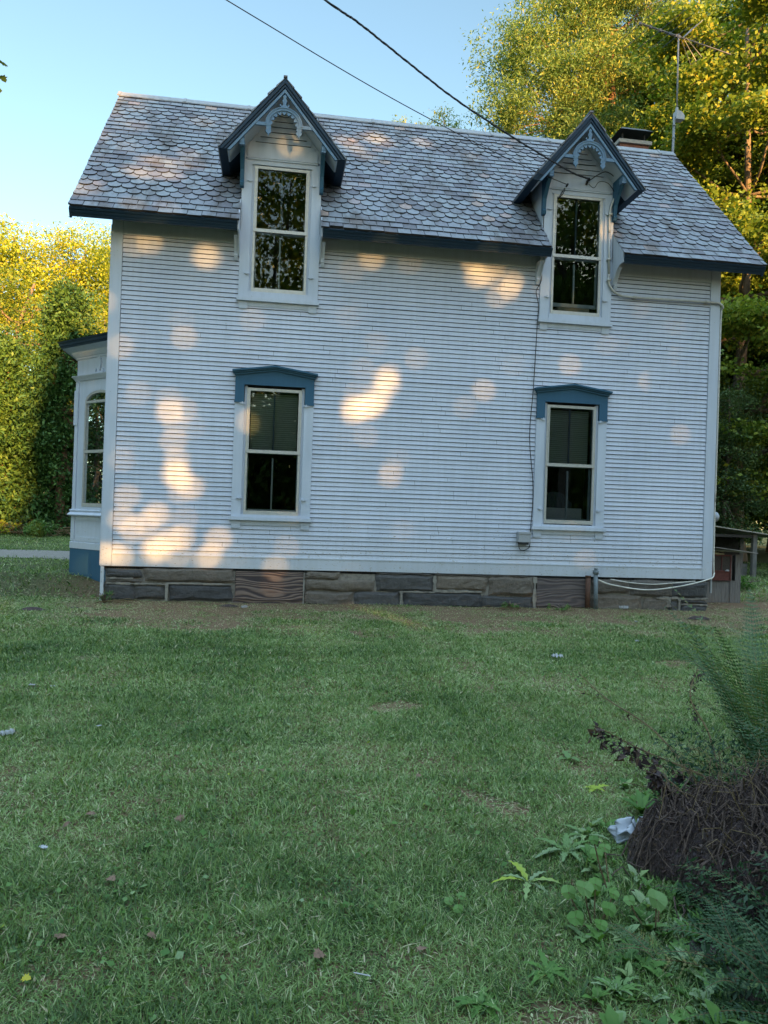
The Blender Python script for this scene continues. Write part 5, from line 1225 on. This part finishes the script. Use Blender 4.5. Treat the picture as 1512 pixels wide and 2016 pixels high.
# cut dry grass along the foot of the wall
n = 15000; P = np.stack([nr.uniform(-1.5, 11.5, n), -.05-np.abs(nr.normal(size=n))*1.25], 1); k = patch2(P, 1.4, 15)+.5*nr.normal(size=n) > -.15; P = P[k]; n = len(P)
P2 = wedge(2600, 2, 10); P = np.concatenate([P, P2]); n = len(P)
C = np.concatenate([P, (hgt(P[:, 0], P[:, 1])+nr.uniform(.006, .03, n))[:, None]], 1); V, F = leaf_cards(C, nr.uniform(.02, .085, n), nr, .06, flat=3)
o_ = np_build('dry_clippings', V, F, nr.uniform(.8, 1, n), 'grass_blade'); tag(o_, 'dry straw coloured clippings and bare earth along the foundation', 'dry grass', kind='stuff')

# ------------------------------------------------------------------ scattered scraps and fallen leaves
def crumple(x, y, L, seed, mat, name, label, cat, group=None, up_=.3, squash=1):
    rg = random.Random(seed); mb = MB(); nn = 8; vs = []; a = rg.uniform(0, 6.3)
    for j in range(nn+1):
        for i in range(nn+1):
            u, v = (i/nn-.5)*L, (j/nn-.5)*L*squash
            cut = 1-.25*rg.random()*(i in (0, nn))-.25*rg.random()*(j in (0, nn))
            h_ = abs(math.sin(i*1.9+seed)*math.cos(j*1.5+seed*2))*L*up_+rg.uniform(0, .06)*L
            vs.append((x+(u*math.cos(a)-v*math.sin(a))*cut, y+(u*math.sin(a)+v*math.cos(a))*cut, gz(x, y)+.018+h_))
    mb.add(vs, [(j*(nn+1)+i, j*(nn+1)+i+1, (j+1)*(nn+1)+i+1, (j+1)*(nn+1)+i) for j in range(nn) for i in range(nn)], 0, rg.random())
    return tag(mb.build(name, mat, None, False, (x, y, 0)), label, cat, group)
GP = 'paper scraps on the lawn'
for i, (x, y, L, lab) in enumerate([(5.68, -4.55, .17, 'crumpled grey white paper on the grass toward the right of the lawn'), (7.10, -3.52, .09, 'small grey scrap standing in the grass below the right window'),
        (8.55, -.16, .19, 'crumpled white paper lying against the foundation under the sagging cable'), (1.04, -7.28, .12, 'flat pale scrap at the left edge of the lawn'), (1.736, -8.96, .055, 'tiny pale square scrap in the near left grass'),
        (2.24, -.80, .13, 'white flattened scrap on the dirt below the left plywood panel'), (.807, -6.0, .07, 'left one of two small white scraps near the left edge'), (.964, -6.02, .05, 'right one of two small white scraps near the left edge'), (1.551, -7.09, .05, 'lone small white scrap in the left part of the lawn'), (8.0, -1.7, .08, 'pale sliver on the dirt below the grey pipe')]):
    crumple(x, y, L*.8, 50+i, 'paper', 'paper_scrap', lab, 'litter', GP, .35 if L > .08 else .15, .6)
GL = 'fallen brown leaves on the lawn'
for i, (x, y, L, lab) in enumerate([(2.85, -9.82, .06, 'large curled reddish leaf low in the middle of the lawn'), (2.68, -9.3, .05, 'small pale brown leaf left of the lawn middle'), (2.06, -9.25, .055, 'tan leaf on the near left lawn'), (1.87, -8.62, .06, 'rust coloured leaf, uppermost of the near left ones'),
        (2.28, -8.69, .055, 'brown leaf right of the rust coloured one'), (2.0, -9.66, .06, 'greyish brown leaf near the lower left corner'), (2.30, -9.67, .05, 'orange brown leaf right of the greyish one'), (2.62, -8.09, .05, 'dark curled leaf higher up the lawn'), (3.47, -8.17, .04, 'dark upright leaf right of the lawn middle'), (3.16, -9.83, .05, 'pinkish leaf in the lower right part of the lawn'), (1.78, -8.75, .05, 'small dark red leaf beside the tiny pale scrap')]):
    rr = random.Random(i+400); mb = MB(); L *= .78; maple_leaf(mb, (x, y, gz(x, y)+.026), (rr.uniform(-1, 1), rr.uniform(-1, 1), .12), (rr.uniform(-.5, .5), rr.uniform(-.8, .2), 1), L, rr.random())
    tag(mb.build('fallen_leaf', 'dead_leaf', None, False, (x, y, 0)), lab, 'leaf', GL)
mb = MB(); maple_leaf(mb, (1.945, -9.9, .035), (1, -.4, .1), (0, -.3, 1), .03, .98); tag(mb.build('fallen_leaf', 'leaf_yellow', None, False, (1.945, -9.9, 0)), 'yellow torn leaf in the lower left corner', 'leaf')
mb = MB(); mb.tube([(2.94, -9.94, .02), (2.985, -9.985, .035)], .0022, 5); tag(mb.build('white_stick', 'paper'), 'short white stick lying in the grass below the large curled leaf', 'stick')
for i, (x, y, w) in enumerate(((-.6, -1.3, .10), (-.15, -.9, .05), (2.0, -.6, .09), (9.3, -1.2, .12))):
    mb = MB(); rr = random.Random(i); c = [(x+w*(1.4+.5*rr.random())*math.cos(a), y+w*math.sin(a)*(.8+.4*rr.random())) for a in np.arange(0, 6.2, .7)]
    zc = gz(x, y); vs = [(a, b, zc+.008) for a, b in c]+[((a+x)/2, (b+y)/2, zc+w*rr.uniform(.25, .4)) for a, b in c]+[(x, y, zc+w*.45)]; nn = len(c)
    mb.add(vs, [(k, (k+1) % nn, (k+1) % nn+nn, k+nn) for k in range(nn)]+[(k+nn, (k+1) % nn+nn, 2*nn) for k in range(nn)])
    tag(mb.build('soil_clod', 'dark_soil'), 'dark clod of earth '+('left of the foundation corner', 'close to the foundation corner', 'below the left plywood panel', 'on the dirt in front of the right corner')[i], 'clod', 'clods near the foundation')

# ------------------------------------------------------------------ plants
def frond(mb, p, d, L, W, droop, seed, npin=22, tint=.5, stem_r=.0025):
    rr = random.Random(seed); p = Vector(p); d = Vector(d).normalized(); pts = [p.copy()]; q = p.copy(); dd = d.copy(); k = npin
    for i in range(k):
        dd = (dd+Vector((0, 0, -droop/k))).normalized(); q = q+dd*(L/k); pts.append(q.copy())
    mb.tube(pts[::2]+[pts[-1]], [stem_r*(1-.8*i/(len(pts)//2+1)) for i in range(len(pts[::2])+1)], 4, 1, cap=False)
    for i in range(2, k+1):
        f = i/k; c = pts[i]; t = (pts[min(i+1, k)]-pts[i-1]).normalized(); s = t.cross(Vector((0, 0, 1)))
        if s.length < .1: s = Vector((1, 0, 0))
        s.normalize(); n = s.cross(t); l = W*math.sin(math.pi*min(1, .12+.88*f)**.8)**.8*rr.uniform(.85, 1.1); w = L/k*.42
        for sg in (-1, 1):
            pd = (s*sg+t*.35+n*rr.uniform(-.15, .25)-Vector((0, 0, .12))).normalized(); tt = min(1, max(0, tint+rr.uniform(-.15, .15)))
            m_ = 4; prev = c
            for j in range(m_):                       # each pinna is toothed: four tapering lobes
                a = c+pd*l*(j/m_); b = c+pd*l*((j+1.0)/m_); ww = w*(1-j/m_*.8)
                mb.add([a, a.lerp(b, .45)+t*ww+pd*l*.03, b, a.lerp(b, .45)-t*ww+pd*l*.03], [(0, 1, 2, 3)], 0, tt)
def strap(mb, p, d, L, W, n_, tint, lobed=0, cup=.15, k=7, droop=.5, mi=0):
    """leaf blade with midrib fold; lobed>0 gives a dandelion edge"""
    p = Vector(p); d = Vector(d).normalized(); s = d.cross(Vector(n_)).normalized(); dd = d.copy(); pts = []
    q = p.copy()
    for i in range(k+1):
        pts.append((q.copy(), dd.copy())); dd = (dd+Vector((0, 0, -droop/k))).normalized(); q = q+dd*(L/k)
    vs = []; fs = []
    for i, (q, dd) in enumerate(pts):
        f = i/k; w = W*.5*max(.03, math.sin(math.pi*min(.985, .06+.94*f)))**.75
        if lobed: w *= 1-lobed*(i % 2)
        up_ = s.cross(dd).normalized()
        if up_.z < 0: up_ = -up_
        vs += [q-s*w+up_*cup*w, q, q+s*w+up_*cup*w]
    for i in range(k):
        a = i*3; fs += [(a, a+1, a+4, a+3), (a+1, a+2, a+5, a+4)]
    mb.add(vs, fs, mi, tint)
def rosette(x, y, n, L, W, seed, name, label, cat, lobed=.5, tint=.7, z=0, group=None, lift=.35, mat='weed_leaf'):
    rr = random.Random(seed); mb = MB()
    for i in range(n):
        a = 6.283*i/n*1.0+rr.uniform(-.3, .3); l = L*rr.uniform(.7, 1.15)
        strap(mb, (x, y, gz(x, y)+z+.01), (math.cos(a), math.sin(a), lift+rr.uniform(0, .5)), l, W*rr.uniform(.8, 1.2), (0, 0, 1), min(1, max(0, tint+rr.uniform(-.2, .2))), lobed, .25, 9, .9)
    return tag(mb.build(name, mat, None, True, (x, y, 0)), label, cat, group)
GW = 'broad leaved weeds at the lower right'
rosette(3.95, -9.15, 17, .155, .034, 1, 'dandelion_plant', 'pale blue green dandelion rosette left of the white plastic bag', 'weed', group=GW)
rosette(4.10, -9.00, 10, .12, .03, 2, 'dandelion_plant', 'smaller pale rosette just behind and right of the big dandelion', 'weed', group=GW)
rosette(3.70, -9.38, 9, .15, .03, 3, 'fern_tuft', 'bright yellow green feathery tuft on the brown earth', 'weed', lobed=.6, tint=.9, group=GW)
rosette(4.48, -7.86, 4, .10, .05, 4, 'dandelion_plant', 'small pale rosette alone in the grass, farthest back', 'weed', group=GW)
rosette(4.42, -8.38, 5, .09, .04, 5, 'weed_sprig', 'little yellow green sprig standing alone in the grass', 'weed', tint=.98, group=GW)
rosette(4.50, -8.75, 9, .15, .035, 6, 'dock_plant', 'dark green toothed dock rosette right behind the white bag', 'weed', lobed=.25, tint=.25, group=GW, lift=.9)
rosette(3.55, -10.0, 11, .10, .026, 7, 'weed_sprig', 'dull green toothed weed in the lower right turf', 'weed', lobed=.4, tint=.3, group=GW)
rosette(3.72, -10.12, 13, .08, .022, 8, 'weed_sprig', 'olive toothed weed at the bottom edge below the fern fronds', 'weed', lobed=.5, tint=.62, group=GW, lift=.8)
rosette(3.30, -10.12, 9, .09, .028, 9, 'weed_sprig', 'low green weed at the bottom edge, leftmost of them', 'weed', lobed=.4, tint=.35, group=GW)
def stalked(x, y, items, seed, label):
    root = empty('coltsfoot_plant', (x, y, 0), label, 'weed', GW); rr = random.Random(seed)
    for (dx, dy, h_, r_, t) in items:
        r_ *= .66; t *= .8; h_ *= .85; dx *= .85; dy *= .85
        st = MB(); lv = MB(); top = Vector((x+dx, y+dy, gz(x, y)+h_)); st.tube([(x+dx*.2, y+dy*.2, gz(x, y)), (x+dx*.7, y+dy*.7, h_*.6), top], .003, 5)
        ndir = Vector((rr.uniform(-.4, .2), -rr.uniform(.4, .9), 1)).normalized(); u_ = ndir.cross(Vector((0, 1, 0))).normalized(); w_ = ndir.cross(u_); k = 13; vs = [top]
        for i in range(k):
            a = 6.283*i/k; q = r_*(1+.07*math.cos(a*4))*(.62 if abs(a-math.pi/2) < .25 else 1); vs.append(top+u_*q*math.cos(a)*.88+w_*q*math.sin(a)+ndir*r_*(.30*math.cos(2*a)+.08*math.cos(5*a)))
        lv.add(vs, [(0, i+1, (i+1) % k+1) for i in range(k)], 0, t)
        child(st, 'stalk', 'stem_tan', root); child(lv, 'leaf', 'weed_leaf', root)
stalked(3.83, -9.72, [(-.10, .05, .12, .045, .55), (-.06, -.02, .17, .055, .62), (.02, .05, .15, .04, .5), (.04, -.04, .09, .045, .35), (-.12, -.08, .08, .05, .3), (.09, .02, .12, .035, .5), (-.02, -.10, .06, .04, .4)], 1, 'cluster of round blue green leaves on stalks left of the root clump')
stalked(4.02, -9.80, [(.0, .0, .15, .062, .68), (-.10, .04, .13, .035, .6), (.06, .08, .10, .03, .7)], 2, 'big rounded pale leaf leaning beside the root clump')
stalked(4.0, -9.5, [(-.09, .02, .24, .034, .2), (-.02, .14, .12, .045, .5), (.03, .16, .14, .04, .55)], 3, 'single upright oval bright green leaf above the earth')
stalked(3.36, -9.55, [(-.03, .0, .05, .03, .6), (.03, .02, .06, .028, .6), (0, -.05, .04, .03, .5)], 4, 'low pair of round blue green leaves at the edge of the turf')
stalked(2.95, -9.55, [(.0, .0, .045, .02, .2), (.03, .02, .03, .014, .3)], 5, 'tiny bright green leaf in the middle of the lawn')
mb = MB(); rr = random.Random(31)
for i in range(760):
    y = rr.uniform(-10.35, -8.3); x = 3.62+(y+10.2)*.33+rr.random()**.8*1.0
    if y > -8.9: x += .35
    if rr.random() < .35*(x < 3.9+(y+10.2)*.33): continue
    nl = rr.randint(3, 8); kind = rr.random(); t = rr.choice((.05, .15, .3, .45, .6, .78)); L = rr.uniform(.03, .085); Wd = L*rr.uniform(.22, .6)
    for q in range(nl):
        a = rr.uniform(0, 6.28); strap(mb, (x, y, gz(x, y)+.005), (math.cos(a), math.sin(a), rr.uniform(.5, 2.2)), L*rr.uniform(.6, 1.2), Wd, (0, 0, 1), min(1, max(0, t+rr.uniform(-.1, .1))), rr.choice((0, .3, .5)), .25, 6, .9)
tag(mb.build('weed_patch', 'weed_leaf', None, True), 'mixed low broad leaved weeds between the lawn and the root clump', 'weeds', kind='stuff')
# plastic bag
mb = MB(); rr = random.Random(6); vs = []; nu, nv_ = 34, 16; bx, by = 4.30, -9.08
for j in range(nv_+1):
    for i in range(nu):
        a = 6.283*i/nu; f = j/nv_; r_ = .066*math.sin(math.pi*(.12+.83*f))**.7*(1+.28*math.sin(a*3+j*.9)+.16*math.sin(a*7+j*2)+rr.uniform(-.05, .05)+.10*math.sin(a*13+j*1.1))
        vs.append((bx+r_*math.cos(a)*1.25, by+r_*math.sin(a)*.9, gz(bx, by)+.10*f**.8+.02*math.sin(a*5)))
mb.add(vs, [(j*nu+i, j*nu+(i+1) % nu, (j+1)*nu+(i+1) % nu, (j+1)*nu+i) for j in range(nv_) for i in range(nu)])
tag(mb.build('plastic_bag', 'plastic_bag', None, True), 'crumpled white plastic bag half hidden among weeds', 'bag')

# uprooted root clump: a mound of earth bound by roots
rc = empty('root_clump', (4.75, -9.35, 0), 'dark uprooted clump of earth and tangled roots at the lower right', 'root clump')
rr = random.Random(12); ccx, ccy = 4.80, -9.42
def moundz(x, y):
    u_, v_ = (x-ccx)/.64, (y-ccy)/.48; a = math.atan2(v_, u_); q = 1-(u_*u_+v_*v_)/(1+.16*math.sin(a*3+1)+.1*math.sin(a*7))
    if q <= 0: return -.03
    p = Vector((x*7, y*7, .3)); n_ = mnoise.noise(p)*.10+mnoise.noise(p*2.7)*.05+mnoise.noise(p*7)*.022
    return .31*q**.45+n_*min(1, q*3)
mb = MB(); G_ = 110; vs = []; ok = []
for j in range(G_+1):
    for i in range(G_+1):
        x, y = ccx-.74+1.48*i/G_, ccy-.56+1.12*j/G_; vs.append((x, y, moundz(x, y)+rr.uniform(-.007, .007)))
mb.add(vs, [(j*(G_+1)+i, j*(G_+1)+i+1, (j+1)*(G_+1)+i+1, (j+1)*(G_+1)+i) for j in range(G_) for i in range(G_) if max(vs[j*(G_+1)+i][2], vs[(j+1)*(G_+1)+i+1][2], vs[j*(G_+1)+i+1][2], vs[(j+1)*(G_+1)+i][2]) > -.015])
child(mb, 'soil', 'dark_soil', rc)
mb = MB()
for i in range(3200):
    a = rr.uniform(0, 6.283); q = rr.random()**.5*1.02; x, y = ccx+.62*q*math.cos(a), ccy+.46*q*math.sin(a); P = []; dx, dy = rr.uniform(-1, 1), rr.uniform(-1, .6)
    big = rr.random() < .09; l = rr.uniform(.014, .03) if big else rr.uniform(.006, .018); k_ = 9 if big else 4; r0_ = .0042 if big else rr.uniform(.0010, .0022)
    for k in range(k_):
        P.append((x, y, max(.0, moundz(x, y))+rr.uniform(.0, .02)+.004+((.07*rr.random()*math.sin(math.pi*k/8)) if big else 0))); dx += rr.uniform(-.8, .8); dy += rr.uniform(-.8, .8); m_ = math.hypot(dx, dy)+.01; x += dx/m_*l*1.6; y += dy/m_*l*1.6
    mb.tube(P, [r0_*(1-.75*j/len(P)) for j in range(len(P))], 4, 0 if big or rr.random() < .25 else 1, cap=False)
child(mb, 'roots', ['root', 'dark_soil'], rc)
mb = MB()
for i in range(16000):                                  # crumbs and shredded fibre
    a = rr.uniform(0, 6.283); q = rr.random()**.5*1.04; x, y = ccx+.63*q*math.cos(a), ccy+.47*q*math.sin(a); z = max(0, moundz(x, y))+rr.uniform(0, .022); s_ = rr.uniform(.004, .014)
    v = [Vector((x, y, z))+Vector((rr.uniform(-1, 1), rr.uniform(-1, 1), rr.uniform(-.6, 1)))*s_ for _ in range(3)]; mb.add(v, [(0, 1, 2)], 0, rr.random())
child(mb, 'shredded_fibre', 'withered', rc)

mb = MB()
for i in range(150):                                   # dry brush sticking out of the clump
    a = rr.uniform(0, 6.283); q = rr.random()**.5*.9; x, y = ccx+.6*q*math.cos(a), ccy+.44*q*math.sin(a); z = max(0, moundz(x, y)); b = rr.uniform(0, 6.28); l = rr.uniform(.06, .26); up_ = rr.uniform(.02, .18)
    mb.tube([(x, y, z-.01), (x+l*.4*math.cos(b), y+l*.4*math.sin(b), z+up_), (x+l*.8*math.cos(b+.3), y+l*.8*math.sin(b+.3), z+up_*1.1), (x+l*math.cos(b+.6), y+l*math.sin(b+.6), z+up_*rr.uniform(.3, .9))], [.0026, .002, .0015, .0008], 4, i % 2, cap=False)
child(mb, 'dry_brush', ['stem_tan', 'root'], rc)

# withered stalks leaning out of the clump
def stalk(P, name, label, seed, dens, size=.03):
    root = empty(name, P[0], label, 'dead stalk', 'withered stalks by the root clump'); rr = random.Random(seed); mb = MB(); D = densify(P, 6); mb.tube(D, [.006*(1-.8*i/(len(D)-1))+.001 for i in range(len(D))], 5)
    for k in range(5):
        p = D[int(len(D)*(.45+.1*k))]; mb.tube([p, p+Vector((rr.uniform(-.07, .05), rr.uniform(-.05, .05), rr.uniform(-.02, .05)))], [.0022, .001], 4)
    child(mb, 'stem', 'stem_tan', root); mb = MB()
    for i in range(dens):
        p = D[min(len(D)-1, int(len(D)*(.40+.6*rr.random())))]+Vector((rr.uniform(-.03, .03), rr.uniform(-.03, .03), -rr.random()*.07))
        for q in range(2):
            v = [p+Vector((rr.uniform(-1, 1), rr.uniform(-1, 1), rr.uniform(-1.3, .6)))*size*rr.uniform(.3, 1) for _ in range(4)]; mb.add(v, [(0, 1, 2), (0, 2, 3)], 0, rr.random())
    child(mb, 'withered_leaves', 'withered', root)
stalk([(4.85, -9.05, .15), (4.72, -8.95, .26), (4.45, -8.85, .36), (4.22, -8.8, .47)], 'withered_stalk', 'tan stalk with black shrivelled leaves leaning left over the bag', 1, 90)
stalk([(4.9, -8.8, .12), (4.95, -8.6, .35), (4.92, -8.45, .52), (5.02, -8.35, .66)], 'withered_stalk', 'thin upright dead stalk bending to the right at its tip', 2, 46, .02)
stalk([(4.85, -8.75, .1), (4.75, -8.4, .32), (4.62, -8.05, .42), (4.55, -7.8, .52)], 'withered_stalk', 'nearly bare thin stalk leaning away behind the upright one', 3, 14, .018)
stalk([(4.6, -9.2, .1), (4.5, -9.15, .25), (4.42, -9.1, .32), (4.36, -9.12, .36)], 'withered_stalk', 'short blackened stalk hanging over the white bag', 4, 60)
# ferns
FG = 'ferns in the lower right corner'
def fern(x, y, z, n, L, W, seed, label, a0=0, a1=6.28, lift=(.6, 1.6), droop=1.3, tint=.5):
    root = empty('fern', (x, y, 0), label, 'fern', FG); rr = random.Random(seed)
    for i in range(n):
        a = a0+(a1-a0)*(i+rr.random())/n; mb = MB(); l = L*rr.uniform(.7, 1.15)
        frond(mb, (x+rr.uniform(-.05, .05), y+rr.uniform(-.05, .05), gz(x, y)+z), (math.cos(a), math.sin(a), rr.uniform(*lift)), l, W*rr.uniform(.8, 1.2), droop*rr.uniform(.7, 1.3), seed*50+i, npin=36 if L > .6 else 24, tint=min(1, max(0, tint+rr.uniform(-.25, .3))))
        child(mb, 'frond', ['fern_leaf', 'stem_tan'], root)
fern(5.45, -8.35, 0, 17, 1.0, .10, 1, 'tall feathery fern standing at the right edge', 1.2, 5.6, (1.6, 3.5), .9)
fern(5.75, -7.9, 0, 14, 1.1, .11, 2, 'tall fern farther back at the right edge', 0.8, 5.6, (1.5, 3.5), 1.0, .6)
fern(5.25, -8.9, 0, 10, .75, .11, 3, 'mid height fern between the tall ones and the root clump', 0, 6.28, (.9, 2.4), 1.2, .4)
fern(4.5, -9.95, 0, 14, .5, .085, 4, 'low dark fern drooping in front of the root clump', 0, 6.28, (.35, 1.3), 1.1, .35)
fern(4.15, -10.12, 0, 10, .34, .07, 5, 'small fern at the bottom edge of the photo', 0, 6.28, (.4, 1.2), 1.0, .55)
fern(4.9, -9.75, .1, 12, .5, .09, 6, 'dark fern at the right edge below the root clump', 0, 6.28, (.4, 1.5), 1.2, .3)
fern(5.2, -8.25, 0, 4, .42, .08, 7, 'short yellow green fern behind the withered stalks', 1.5, 4.4, (.5, 1.3), .9, .95)
fern(5.3, -9.4, .1, 10, .8, .12, 8, 'tall dark fern right of the root clump', 1.6, 4.8, (1.0, 3.0), 1.1, .35)
fern(4.32, -10.25, 0, 12, .46, .08, 10, 'dark fern spreading across the lower right corner', 0, 6.28, (.4, 1.4), 1.1, .3)
fern(4.62, -10.1, .05, 12, .5, .085, 11, 'dark fern rising behind the one in the very corner', 0, 6.28, (.5, 1.8), 1.1, .2)
fern(3.98, -9.98, 0, 5, .26, .045, 9, 'tiny pale fern tips left of the low dark fern', 1, 4, (.4, 1.0), 1.0, .75)
# dark undergrowth that fills the foot of the ferns
n = 52000; P = np.stack([nr.uniform(3.7, 6.2, n), nr.uniform(-10.6, -8.6, n)], 1)
edge = 3.92+(P[:, 1]+10.2)*.42+.12*vnoise(np.concatenate([P, P[:, :1]*0], 1), 6, 3); P = P[(P[:, 0] > edge) & (((P[:, 0]-4.8)/.6)**2+((P[:, 1]+9.42)/.44)**2 > 1)]; n = len(P)
C = np.concatenate([P, (nr.random(n)**1.7*.42*np.clip((P[:, 0]-3.85)*1.3, .12, 1))[:, None]], 1); V, F = leaf_cards(C, nr.uniform(.012, .045, n), nr, .30)
tag(np_build('undergrowth', V, F, np.clip(nr.normal(.05, .22, n), 0, 1), 'fern_leaf'), 'dark tangled undergrowth at the lower right', 'undergrowth', kind='stuff')

mb = MB(); vs = []; kx, ky = 40, 30
for j in range(ky+1):
    for i in range(kx+1):
        y = -10.9+2.2*j/ky; x0 = 3.98+(y+10.2)*.42+.10*math.sin(y*9)+.05*math.sin(y*23); x = x0+(6.4-x0)*i/kx; vs.append((x, y, gz(x, y)+.012+.03*mnoise.noise(Vector((x*4, y*4, 1)))*(i > 0)+(.02 if i > 1 else -.02)))
mb.add(vs, [(j*(kx+1)+i, j*(kx+1)+i+1, (j+1)*(kx+1)+i+1, (j+1)*(kx+1)+i) for j in range(ky) for i in range(kx)])
o_ = mb.build('soil_patch', 'dark_soil'); o_['kind'] = 'structure'  # added dark soil sheet, its colour deepens the shade under the ferns
FL = [(4.18, -10.3, .36), (4.45, -10.4, .5), (4.75, -10.3, .6), (4.2, -10.0, .34), (4.9, -10.05, .6), (5.25, -9.7, .7), (4.4, -9.9, .4)]
for q, (x, y, L) in enumerate(FL): fern(x, y, 0, 9, L, L*.17, 30+q, 'dark lower right corner fern, '+('leftmost', 'at the very bottom', 'tall one by the bottom edge', 'just below the round leaves', 'tall one below the root clump', 'at the right edge beside the clump', 'against the foot of the clump')[q], 0, 6.28, (.5, 2.0), 1.1, .25)
# shrubs and brush beyond the drive, greenery by the shed
def bush(x, y, r, h_, n, ls, seed, name, label, cat, matn, tint, group=None, aspect=.5):
    rg = np.random.default_rng(seed); root = empty(name, (x, y, gz(x, y)), label, cat, group); mb = MB(); rr = random.Random(seed)
    for i in range(14):
        a = rr.uniform(0, 6.3); q = r*rr.random(); mb.tube([(x, y, gz(x, y)), (x+q*.5*math.cos(a), y+q*.5*math.sin(a), gz(x, y)+h_*.6), (x+q*math.cos(a), y+q*math.sin(a), gz(x, y)+h_*rr.uniform(.6, 1))], [.014, .01, .004], 4)
    child(mb, 'stems', 'bark', root)
    k = max(12, n//40); cl = unit(rg.normal(size=(k, 3)))*rg.random((k, 1))**.5*np.array([r, r, h_*.5])+np.array([0, 0, h_*.52])
    C = np.repeat(cl, 40, 0)+rg.normal(size=(k*40, 3))*np.array([.3, .3, .22])*min(r, h_)*.5; C = C[C[:, 2] > .02]
    V, F = leaf_cards(C, ls*rg.uniform(.6, 1.3, len(C)), rg, aspect); cr = np_build('foliage', V, F, np.clip(rg.normal(tint, .2, len(C)), 0, 1), matn); cr.parent = root
bush(-4.75, 13.0, .5, .55, 1600, .09, 1, 'shrub', 'small rounded green shrub at the foot of the dark evergreen', 'shrub', 'weed_leaf', .3)
bush(-6.4, 13.6, .8, .5, 1400, .09, 2, 'shrub', 'low yellow green growth at the left edge beneath the evergreens', 'shrub', 'leaf_yellow', .6)
bush(18.0, 7.6, .9, 1.1, 3200, .12, 3, 'sumac_shrub', 'leafy green shrub against the shed post at the right edge', 'shrub', 'weed_leaf', .35, aspect=.28)
bush(19.6, 8.6, 1.2, 1.5, 3200, .13, 4, 'sumac_shrub', 'taller shrub behind the one at the shed post', 'shrub', 'leaf_dark', .6, aspect=.3)
bush(13.6, 4.2, .5, .35, 900, .07, 5, 'weed_clump', 'low green weeds between the hutch and the open shed', 'weed', 'weed_leaf', .3)
bush(1.05-.9, -.35, .18, .16, 400, .03, 6, 'weed_clump', 'small weeds at the left corner of the foundation', 'weed', 'weed_leaf', .3)
bush(6.55, -.22, .22, .12, 500, .035, 7, 'weed_clump', 'green weed tuft against the foundation left of the right plywood panel', 'weed', 'weed_leaf', .4)
bush(7.4, -.30, .3, .09, 500, .03, 8, 'weed_clump', 'low bright weeds below the right plywood panel', 'weed', 'weed_leaf', .6)
bush(15.2, 7.6, .35, .5, 500, .06, 9, 'flowering_weed', 'pale weed standing before the dark shed opening', 'weed', 'weed_leaf', .9)
br = empty('brush_pile', (-5.2, 14.2, .4), 'pile of pale dead branches under the evergreens', 'brush pile'); mb = MB(); rr = random.Random(9)
for i in range(70):
    x, y = rr.uniform(-7.6, -3.4), rr.uniform(13.6, 14.6); a = rr.uniform(-.9, .9)+(3.14 if rr.random() < .5 else 0); l = rr.uniform(.3, 1.1); z = .42+rr.random()**2*.35
    mb.tube([(x, y, z), (x+l*.5*math.cos(a), y+.1, z+rr.uniform(0, .2)), (x+l*math.cos(a), y+rr.uniform(-.2, .2), z+rr.uniform(-.05, .35))], [.02, .015, .006], 4)
child(mb, 'branches', 'stem_tan', br)
mb = MB(); rr = random.Random(15)
for i in range(16):
    x = rr.uniform(-.05, .35)+6.1*(i % 2); a = rr.uniform(-.5, .5); l = rr.uniform(.15, .5); y = rr.uniform(-.5, -.2)
    mb.tube([(x, y, .02), (x+l*.5*math.cos(a), y+l*.5*math.sin(a), .05), (x+l*math.cos(a), y+l*math.sin(a), .03)], [.006, .005, .002], 4)
tag(mb.build('twigs', 'stem_tan'), 'thin dry twigs on the bare earth by the wall', 'twigs', kind='stuff')
